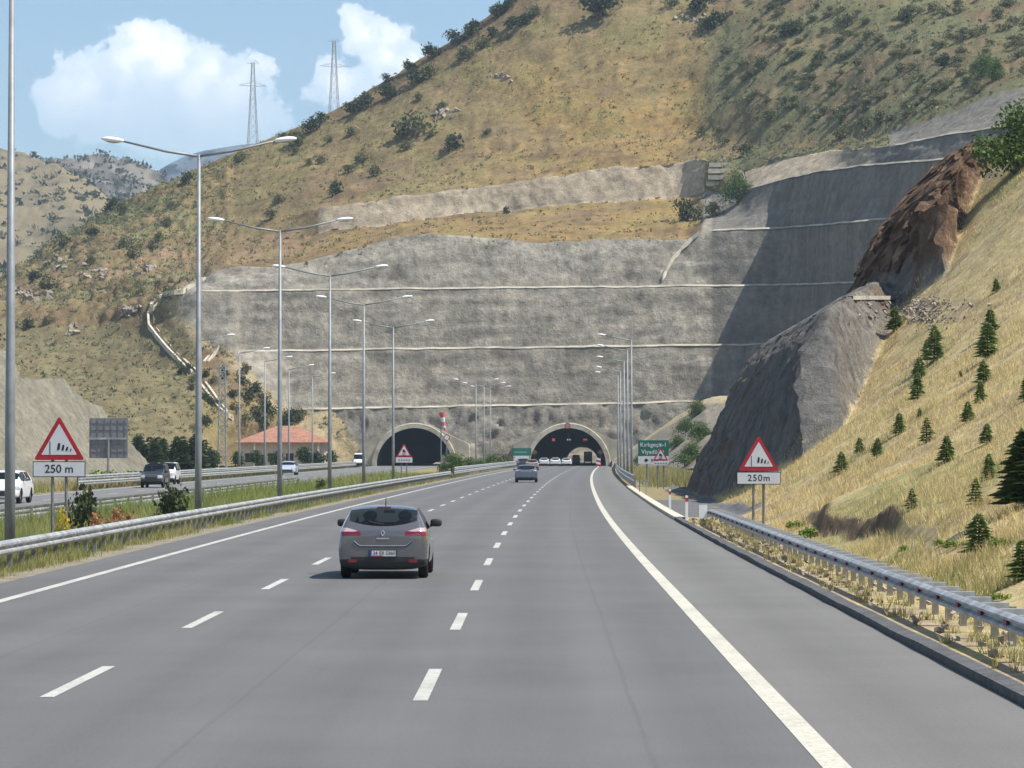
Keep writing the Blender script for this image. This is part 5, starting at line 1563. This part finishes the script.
# hillside shrubs one can pick out: (px, py of base, width px, kind)
HS = [(240.6, 159, 10, 0), (281, 139, 9, 1), (296, 144, 17, 0), (310, 131, 15, 1), (322, 119, 10, 1), (352, 112, 12, 1), (362, 108, 14, 1), (387.5, 80, 9, 1), (388.5, 96, 15, 1), (408, 70, 10, 1), (416, 82, 17, 1), (430, 74, 13, 0),
      (431, 57, 14, 1), (456, 41, 15, 1), (474, 32, 15, 1), (464, 57, 12, 0), (481, 46, 12, 0), (492, 36, 11, 1), (497, 15, 12, 1), (509, 6, 12, 1), (512, 25, 12, 1), (503, 37, 9, 0), (524, 22, 12, 1), (535, 14, 12, 0),
      (413, 135, 30, 0), (453, 147, 19, 1), (348, 171, 11, 0), (374, 174, 14, 0), (335, 193, 14, 1), (278, 201, 11, 0), (270, 218, 12, 0), (350, 134, 10, 0), (320, 161, 9, 0), (362, 160, 11, 0), (418, 99, 9, 0), (431, 135, 7, 0),
      (487.5, 132, 8, 0), (406, 148, 9, 0), (294, 153, 9, 0), (308, 163, 8, 0), (327, 141, 8, 0), (442, 106, 9, 0), (90.6, 235, 12, 1), (110, 208, 13, 1), (126, 246, 13, 0), (133, 258, 13, 0), (185, 182, 12, 1), (158, 239, 10, 0),
      (165.6, 223, 10, 0), (48, 289, 17, 0), (32, 278, 13, 1), (62, 246, 20, 3), (90, 263, 10, 0), (152, 249, 10, 0), (120, 212, 11, 0), (27, 327, 12, 1), (48, 322, 10, 0), (738, 202, 26, 4), (688, 220, 21, 1), (712, 215, 16, 0), (602, 14, 34, 1),
      (700, 10, 22, 1), (716, 26, 18, 1), (705, 28, 16, 0), (672, 4, 14, 0), (702, 134, 11, 0), (745, 155, 16, 0), (506, 212, 7, 1), (786, 34, 18, 1), (800, 30, 14, 0), (848, 24, 16, 0), (908, 22, 16, 1), (945, 66, 15, 1), (984, 74, 22, 4), (997, 78, 15, 4),
      (880, 122, 15, 0), (842, 138, 18, 0), (866, 128, 12, 0), (770, 120, 14, 0), (820, 60, 14, 0), (762, 66, 14, 0)]
kinds = {0: (OLIVE, 'olive green shrub on the dry hillside above the grey cut'), 1: (DARK, 'dark green shrub on the dry hillside above the grey cut'), 3: (SAGE, 'sage green bush on the rocky left ridge'), 4: (LEAFY, 'lush green bush')}
special = {24: 'largest olive bush on the open dry slope left of centre', 25: 'dark round bush right of the largest bush on the open dry slope', 57: 'lush green bush beside the pale gully steps', 58: 'dark rounded bush on the orange terrace left of the gully steps', 59: 'olive bush between the dark rounded bush and the gully steps',
           60: 'wide dark bush high up near the top of the frame', 73: 'lush bush low on the upper right slope above the grey berm', 74: 'smaller lush bush beside the one above the upper right berm', 67: 'small dark shrub alone on the orange terrace'}
SKYL = {i for i in range(24)}
ORD = ['leftmost', 'second', 'third', 'fourth', 'fifth', 'sixth', 'seventh', 'eighth', 'ninth', 'tenth', 'eleventh', 'twelfth', 'thirteenth', 'fourteenth', 'fifteenth', 'sixteenth', 'seventeenth', 'eighteenth', 'nineteenth', 'twentieth',
       'twenty-first', 'twenty-second', 'twenty-third', 'twenty-fourth', 'twenty-fifth', 'twenty-sixth', 'twenty-seventh', 'twenty-eighth', 'twenty-ninth', 'thirtieth']
LABELLED = {}
def number_labels():
    """things alike but for their place are told apart by counting from the left"""
    for lab, lst in LABELLED.items():
        if len(lst) < 2 or len(lst) > 30: continue
        for k, (x, o) in enumerate(sorted(lst, key=lambda q: q[0])):
            o['label'] = lab + (', leftmost of its kind' if k == 0 else f', {ORD[k]} from the left')
for i, (a, b, w, k) in enumerate(HS):
    p = cast(a, b + 1.5, bvh_hill)
    if p is None: p = cast(a, b + 5, bvh_hill)
    if p is None: continue
    s = w * p.y / F * (1.5 if i in SKYL else 1.3)
    pool, lab = kinds[k]
    lab = special.get(i, lab.replace('on the dry hillside above the grey cut', 'on the ridge line left of the summit') if i in SKYL else (lab if a > 190 else lab.replace('on the dry hillside above the grey cut', 'among rocks on the left part of the hillside')))
    o = put_tree('shrub', lab, 'shrub', pool[i % len(pool)], p + Vector((0, 0, -.15 * s)), s * random.uniform(.95, 1.25), s, 'shrubs on the hillside', BUSH_TRUNK)
    LABELLED.setdefault(lab, []).append((a, o))
# sage scrub covering the upper right slope
rs = np.random.default_rng(99)
cnt = 0
while cnt < 240:
    a, b = rs.uniform(716, 1050), rs.uniform(-6, 150)
    lim = np.interp(a, [716, 745, 860, 900, 1000, 1060], [150, 140, 126, 122, 88, 70])
    if b > lim or (a < 760 and rs.random() < .3): continue
    p = cast(a, b, bvh_hill)
    if p is None: continue
    s = rs.uniform(6, 15) * p.y / F
    o = link('scrub_bush', (SAGE if rs.random() < .6 else OLIVE)[int(rs.integers(0, 4))], M['foliage'], None, p + Vector((0, 0, -.1 * s)))
    o.scale = (s * 1.2, s * 1.2, s * .85); o.rotation_euler.z = rs.uniform(0, 6.28)
    tag(o, 'grey-green scrub bush scattered over the upper right hillside', 'bush', 'scrub on the upper right hillside')
    cnt += 1
# green growth at the foot of the far slope behind the dark rock
for i, (a, b, w, lab) in enumerate(((697, 415, 17, 'bright green bush high behind the dark rock edge'), (686, 432, 17, 'bright green bush behind the dark rock edge, above the green sign'), (676, 447, 14, 'green bush just right of the green direction sign'), (700, 440, 22, 'green bush behind the dark rock edge, lower right'), (690, 462, 22, 'low green bush at the foot of the dark rock'), (640, 464, 12, 'low green bush left of the green direction sign'))):
    p = cast(a, b, bvh_emb)
    if p is None: continue
    s = w * p.y / F * 1.3
    put_tree('shrub', lab, 'shrub', LEAFY[i % 2], p + Vector((0, 0, -.2 * s)), s * .9, s, 'green bushes behind the dark rock', BUSH_TRUNK)
# round trees before the house
for i, (a, lab) in enumerate(((214, 'leftmost round clipped tree left of the house'), (238, 'round clipped tree at the left corner of the house'), (256, 'round clipped tree before the left half of the house'), (276, 'round clipped tree before the house, behind a lamp pole'), (304, 'largest round clipped tree before the right half of the house'), (318, 'round clipped tree at the right corner of the house'), (331, 'dark tree right of the house beside the tan slope'))):
    put_tree('round_tree', lab, 'tree', ROUND[i % 2], lp(a, 455, -.1), 3.1 if i != 4 else 3.7, 2.7 if i != 4 else 3.4, 'round trees before the house', BUSH_TRUNK)
# conifer grove left of the house
rs = np.random.default_rng(5)
for i in range(46):
    a = 118 + 92 * rs.random(); Y = 330 + 120 * rs.random()
    h = rs.uniform(2.6, 4.9)
    gz = max(ground_at((a - VX) * Y / F, Y, bvh_hill), -.1) if Y > 380 else -.1
    put_tree('conifer', 'dark conifer in the dense grove left of the house', 'conifer', GROVE[i % 3], ((a - VX) * Y / F, Y, min(gz, 3.0)), h, h * 1.15, 'conifer grove left of the house')
for i, (a, b, w) in enumerate(((178, 368, 8), (181, 374, 9), (188, 371, 9), (192, 382, 9), (191, 390, 7), (205, 377, 8), (213, 384, 9), (207, 402, 10), (212, 407, 9), (218, 405, 8), (224, 378, 8), (222, 372, 7), (246, 372, 10), (243, 385, 10), (232, 398, 10), (236, 412, 11), (248, 400, 13), (256, 392, 12), (262, 403, 14), (268, 414, 14), (255, 418, 14), (244, 424, 14), (262, 428, 14), (292, 422, 15), (299, 418, 12), (285, 428, 13), (205, 425, 11), (196, 432, 11))):
    p = cast(a, b, bvh_hill)
    if p is None: continue
    s = w * p.y / F * 1.3
    o = put_tree('shrub', 'young green bush on the bank above the house', 'shrub', (DARK if i % 3 else OLIVE)[i % 3], p + Vector((0, 0, -.15 * s)), s * 1.1, s, 'bushes on the bank above the house', BUSH_TRUNK)
    LABELLED.setdefault('young green bush on the bank above the house', []).append((a, o))
# median plants
put_tree('pine_shrub', 'dark bushy young pine in the median right of the left warning sign', 'shrub', DARK[0], lp(81, 86, -.05), 1.85, .95, None, BUSH_TRUNK)
put_tree('shrub', 'dark low shrub below the young pine in the median', 'shrub', DARK[1], lp(86, 78, -.05), .55, .6, None, BUSH_TRUNK)
put_tree('shrub', 'tall thin dark shrub in the median left of the second lamp pole', 'shrub', DARK[2], lp(170, 100, -.05), 1.85, 1.25, None, BUSH_TRUNK)
put_tree('shrub', 'small dark shrub in the median left of the tall thin shrub', 'shrub', DARK[0], lp(155, 101, -.05), .55, .45, None, BUSH_TRUNK)
put_tree('shrub', 'dark weed bush in the median below the silver car', 'shrub', DARK[1], lp(320, 190, -.05), 1.0, .8, None, BUSH_TRUNK)
YEL = shrub_mesh(81, ((.42, .33, .02), (.55, .42, .03)), 260, .05, 5, .30, 1.0)
o = link('broom_bush', YEL, M['foliage'], None, lp(60, 71.5, -.05)); o.scale = (.5, .5, 1.3); tag(o, 'bright yellow flowering broom at the foot of the left warning sign', 'bush')
RUST = shrub_mesh(82, ((.26, .11, .06), (.36, .17, .09)), 300, .05, 6, .36, .7)
for a, Y, lab in ((101, 84, 'left of two rust-red dry bushes in the median'), (122, 92, 'right of two rust-red dry bushes in the median')):
    o = link('dry_bush', RUST, M['foliage'], None, lp(a, Y, -.05)); o.scale = (.75, .75, 1.25); tag(o, lab, 'bush', 'rust-red bushes in the median')
for i, (a, Y, s, lab) in enumerate(((452, 330, 2.6, 'tall green bush right of the windsock'), (458, 345, 2.0, 'green bush between the windsock and the far lamps'), (468, 360, 2.0, 'green bush below the far lamps, left'), (480, 380, 1.9, 'green bush below the far lamps, middle'), (493, 455, 2.4, 'green bush below the far lamps, right'), (503, 482, 2.8, 'brownish green bush left of the small green sign'))):
    put_tree('shrub', lab, 'shrub', (LEAFY if i != 5 else OLIVE)[i % 2], lp(a, Y, -.05), s, s * 1.1, 'bushes in the median near the tunnels', BUSH_TRUNK)
# bushes along the foot of the beige slope
for i, (a, Y, s) in enumerate(((95, 226, 2.0), (112, 232, 1.7), (126, 238, 1.9), (136, 244, 1.5), (85, 224, 1.6), (70, 218, 1.4))):
    o = put_tree('shrub', 'yellow-green roadside bush along the foot of the beige slope', 'shrub', LIME[i % 2], lp(a, Y, -.05), s, s * 1.2, 'bushes along the foot of the beige slope', BUSH_TRUNK)
    LABELLED.setdefault('yellow-green roadside bush along the foot of the beige slope', []).append((a, o))

number_labels()
# --- grass blades, one mass per place
def blades(name, label, X, Y, Z, h, w, cols, rs, lean=.35):
    n = len(X)
    base = np.stack([X, Y, Z - .02], 1)
    a = rs.random(n) * 6.283
    s = np.stack([np.cos(a), np.sin(a), 0 * a], 1) * (w / 2)[:, None]
    ln = rs.normal(0, lean, (n, 2)) * h[:, None]
    tip = base + np.stack([ln[:, 0], ln[:, 1], h], 1)
    V = np.stack([base - s, base + s, tip], 1).reshape(-1, 3)
    Fc = np.arange(3 * n).reshape(n, 3)
    o = link(name, np_mesh(name, V, Fc, col=np.repeat(cols, 3, 0)), M['grass'])
    return tag(o, label, 'grass', kind='stuff')
rs = np.random.default_rng(123)
# dry slope on the right, denser where it is near
n = 330000
Y = 1 / rs.uniform(1 / 205, 1 / 24, n) ** 1.0
Y = np.where(rs.random(n) < .45, rs.uniform(40, 200, n), Y)
u = 5.7 + (np.minimum(.19 * Y, 40) + 2) * rs.random(n)
Zb, rw_, sc_ = z_right(u, Y)
P = np.stack([u + dev(Y), Y, Zb], -1)
Zb = Zb + sstep(u, 6.2, 9) * (.16 * fbm(P, .35, 5, 3) + .05 * fbm(P, 1.3, 3, 9))
den = fbm(P, .5, 3, 201) + .6 * fbm(P, .12, 3, 202)
ok = (rw_ < .25) & (den > -.6 * rs.random(n) + .0) & ~((Y > 111) & (u < 8.3)) & ~((sc_ > .02) & (sc_ < .98) & (u < 8.6) & (Y > 58) & (Y < 92))
ok &= ~((u < 6.1) & (rs.random(n) < .85))
u, Y, Zb, P, den = u[ok], Y[ok], Zb[ok], P[ok], den[ok]
n = len(u)
gmix = sstep(fbm(P, .16, 3, 203) + .9 * (1 - sstep(u, 6.2, 8.0)) - .05, .1, .7)[:, None]
k = rs.random((n, 1))
cc = (np.array([.66, .53, .27]) * (1 - k) + np.array([.50, .39, .19]) * k)
cc = cc + (np.array([.20, .23, .07]) - cc) * gmix * .75 * (rs.random((n, 1)) < .8)
hgt = (.09 + .19 * rs.random(n)) * (1 + .3 * den) * np.where(u < 6.5, .45, 1.0) * np.where(u < 7.2, .8, 1.0)
blades('dry_grass', 'pale dry grass covering the slope right of the road', P[:, 0], Y, Zb, hgt, np.maximum(.018, Y / F * .7), cc, rs)
# median grass
n = 170000
Y = 1 / rs.uniform(1 / 330, 1 / 44, n)
lat = rs.uniform(-17.6, -11.15, n)
lat = np.where(rs.random(n) < .16, rs.normal(-11.25, .22, n), lat)
X = lat + dev(Y) * np.clip((lat + 17.6) / 6.4, 0, 1)
P = np.stack([X, Y, 0 * Y], -1)
den = fbm(P, .45, 3, 211)
ok = (den > -.9 * rs.random(n)) & (X < -10.6 + dev(Y))
X, Y, P, den, lat = X[ok], Y[ok], P[ok], den[ok], lat[ok]
n = len(X)
k = rs.random((n, 1))
cc = np.array([.15, .21, .055]) * (1 - k) + np.array([.25, .29, .095]) * k
st_ = sstep(fbm(P, .22, 3, 212) + .5 * (lat > -11.6), .0, .6)[:, None]
cc = cc + (np.array([.42, .35, .17]) - cc) * st_ * .55
hgt = (.20 + .38 * rs.random(n)) * (1 + .45 * den) * np.where(lat > -11.4, .6, 1.0) * np.where(lat < -16, 1.35, 1.0)
blades('median_grass', 'green and straw-coloured grass filling the median', X, Y, np.full(n, -.08), hgt, np.maximum(.02, Y / F * .7), cc, rs)
# verge grass beyond the opposite carriageway and round the green sign
n = 50000
Y = rs.uniform(150, 480, n); lat = np.where(rs.random(n) < .7, rs.uniform(-37, -31.3, n), 0)
right = lat == 0
X = np.where(right, rs.uniform(6.2, 13, n) + dev(Y), lat)
ok = ~right | ((Y > 218) & (Y < 420))
X, Y = X[ok], Y[ok]; n = len(X)
P = np.stack([X, Y, 0 * Y], -1)
k = rs.random((n, 1)); g2 = sstep(fbm(P, .1, 3, 221), -.3, .4)[:, None]
cc = np.array([.22, .24, .08]) * (1 - k) + np.array([.32, .29, .12]) * k
cc = cc + (np.array([.40, .32, .15]) - cc) * g2 * .8
zz_ = np.zeros(n) - .08
blades('verge_grass', 'rough grass on the far verges beyond the road edges', X, Y, zz_, .35 + .6 * rs.random(n), np.maximum(.05, Y / F * .7), cc, rs)
# small tufts and low scrub on the far hillside
def tufts(name, label, P, size, cols, rs, per=7):
    n = len(P)
    c = np.repeat(P, per, 0) + rs.normal(0, 1, (n * per, 3)) * np.repeat(size, per)[:, None] * np.array([.35, .35, .18])
    s_ = np.repeat(size, per)[:, None] * (.25 + .35 * rs.random((n * per, 1)))
    a = rs.normal(size=(n * per, 3)); a[:, 2] = np.abs(a[:, 2]) + .3; a /= np.linalg.norm(a, axis=1, keepdims=True)
    b = rs.normal(size=(n * per, 3)); b /= np.linalg.norm(b, axis=1, keepdims=True)
    V = np.stack([c - b * s_ * .6, c + b * s_ * .6, c + a * s_ * 1.2], 1).reshape(-1, 3)
    cc = np.repeat(cols, per, 0) * (.8 + .4 * rs.random((n * per, 1)))
    o = link(name, np_mesh(name, V, np.arange(3 * n * per).reshape(-1, 3), col=np.repeat(cc, 3, 0)), M['foliage'])
    return tag(o, label, 'scrub', kind='stuff')
flat = (~wall & ~tan & ~tanr & (TT < 8.02) & (TT > .6)).ravel()
idx = np.flatnonzero(flat)
pp_ = HD.reshape(-1, 3)
pxf, pyf = PX.ravel(), PYg.ravel()
n3f, n2f = n3.ravel(), n2.ravel()
vis = (pxf > -80) & (pxf < 1100) & (pyf > -15)
wgt = (.35 + 1.3 * (n3f + n2f > .05) + 1.6 * ((pxf < 230) & (pyf < 300)) + 1.0 * (pxf > 705) + .5 * (pyf > 330)) * flat * vis
wgt = wgt / wgt.sum()
pick = rs.choice(len(wgt), 19000, p=wgt)
jit = rs.normal(0, 1, (len(pick), 3)) * np.array([.5, .6, .0])
P = pp_[pick] + jit
c0 = np.array([.15, .14, .07]); c1 = np.array([.27, .22, .115]); c2 = np.array([.15, .16, .09])
k = rs.random((len(pick), 1))
cc = c0 * (1 - k) + c1 * k
cc = np.where(((pxf[pick] > 705) | (pxf[pick] < 200))[:, None], c2 * (.7 + .7 * k), cc)
tufts('hillside_scrub', 'low grass tufts and tiny scrub scattered over the far hillside', P, .35 + .75 * rs.random(len(pick)) ** 2, cc, rs)
# scattered bushes on the hill across the valley
q = LG.reshape(-1, 3)
pq = VY - (q[:, 2] - CAMH) * F / q[:, 1]
sel = np.flatnonzero((q[:, 0] * F / q[:, 1] + VX > -30) & (q[:, 0] * F / q[:, 1] + VX < 140) & (pq < 300))
pick = rs.choice(sel, 260)
tufts('valley_scrub', 'dark small bushes dotted over the hill across the valley', q[pick] + rs.normal(0, 1, (260, 3)) * np.array([2, 2, 0]), 2.0 + 3.0 * rs.random(260) ** 2, np.tile([.07, .075, .045], (260, 1)), rs, 14)

q = KG.reshape(-1, 3)
pick = rs.choice(len(q), 1500)
tufts('rocky_scrub', 'dark scrub speckling the grey rocky hill in the distance', q[pick] + rs.normal(0, 1, (1500, 3)) * np.array([3, 3, 0]), 2.5 + 4.0 * rs.random(1500) ** 2, np.tile([.075, .08, .05], (1500, 1)), rs, 10)
# tufts of dry grass rooted in the gravel strip under the near guardrail
nn_ = 260
Yt = rs.uniform(26, 108, nn_); ut = 5.05 + .85 * rs.random(nn_) ** .6
per = 14
Yb_ = np.repeat(Yt, per) + rs.normal(0, .05, nn_ * per); ub_ = np.repeat(ut, per) + rs.normal(0, .04, nn_ * per)
k = rs.random((nn_ * per, 1))
cc = np.array([.46, .38, .19]) * (1 - k) + np.array([.24, .25, .09]) * k
blades('rail_grass', 'dry and green tufts in the gravel strip under the near right guardrail', ub_ + dev(Yb_), Yb_, np.full(nn_ * per, .03), .06 + .17 * rs.random(nn_ * per), np.full(nn_ * per, .02), cc, rs, .3)

# pale kerb along the rock bench
bp_ = [c for c in (cast(a_, 296.5, bvh_right) for a_ in range(842, 894, 4)) if c is not None]
if len(bp_) > 2:
    ym = sum(c.y for c in bp_) / len(bp_)
    bp_ = [c for c in bp_ if abs(c.y - ym) < 14]
    ribbon('bench_kerb', [c + Vector((0, 0, -.14)) for c in bp_], .5, .17, M['concrete'], right_hill, .05)
# rubble heap on the bench and loose stones
rsx = np.random.default_rng(77)
def stones(name, label, pts, size):
    mb = MB()
    for p, s in zip(pts, size):
        bm_v = []
        q_ = Matrix.Rotation(rsx.uniform(0, 6.28), 3, Vector(rsx.normal(size=3)).normalized())
        for (sx, sy, sz) in ((-1, -1, -1), (1, -1, -1), (1, 1, -1), (-1, 1, -1), (-1, -1, 1), (1, -1, 1), (1, 1, 1), (-1, 1, 1)):
            bm_v.append(Vector(p) + q_ @ Vector((sx * s * rsx.uniform(.45, 1.0), sy * s * rsx.uniform(.35, .8), sz * s * rsx.uniform(.25, .6))))
        mb.add(bm_v, [(0, 3, 2, 1), (4, 5, 6, 7), (0, 1, 5, 4), (1, 2, 6, 5), (2, 3, 7, 6), (3, 0, 4, 7)])
    o = mb.build(name, mat('stone_' + name, (.27, .225, .185), .95, 0, .45, 1.2, .5, 6.0))
    return tag(o, label, 'stones', kind='stuff')
pts, sz = [], []
while len(pts) < 420:
    a, b = rsx.normal(920, 19), rsx.normal(310, 8)
    if b > 335 or b < 290: continue
    p = cast(a, b, bvh_right)
    if p is None: continue
    pts.append(p + Vector((0, 0, .03))); sz.append(rsx.uniform(.04, .16))
stones('rubble_heap', 'heap of grey broken rubble on the bench beside the upper cliff', pts, sz)
pts, sz = [], []
while len(pts) < 160:
    Y = rsx.uniform(28, 108); u_ = rsx.uniform(5.05, 6.2)
    pts.append(Vector((u_ + float(dev(Y)), Y, .12))); sz.append(rsx.uniform(.02, .07))
stones('kerb_stones', 'loose stones and clods along the right kerb', pts, sz)
# rock outcrops on the left hillside
pts, sz = [], []
for (a0, b0, n_, sd) in ((98, 272, 26, 10), (130, 310, 22, 7), (70, 330, 10, 8), (22, 295, 26, 12), (150, 268, 18, 12), (60, 262, 16, 16), (448, 112, 14, 9), (500, 75, 10, 8), (700, 20, 26, 12)):
    for _ in range(n_):
        p = cast(rsx.normal(a0, sd), rsx.normal(b0, sd * .35), bvh_hill)
        if p is not None: pts.append(p); sz.append(rsx.uniform(.3, 1.1))
stones('outcrop_rocks', 'brown rock outcrops breaking through the dry hillside', pts, sz)

# ------------------------------------------------------------------ haze
hz = MB().box(-3200, 3200, -400, 5300, -12, 620)
m, N = new_mat('haze')
HAZE_DENSITY = 1.3e-4
v = N.n('ShaderNodeVolumePrincipled', inp={'Color': (0.62, 0.81, 1.0, 1), 'Density': HAZE_DENSITY, 'Anisotropy': 0.2})
N.n('ShaderNodeOutputMaterial', inp={'Volume': v.outputs[0]})
tag(hz.build('haze', m), kind='stuff')
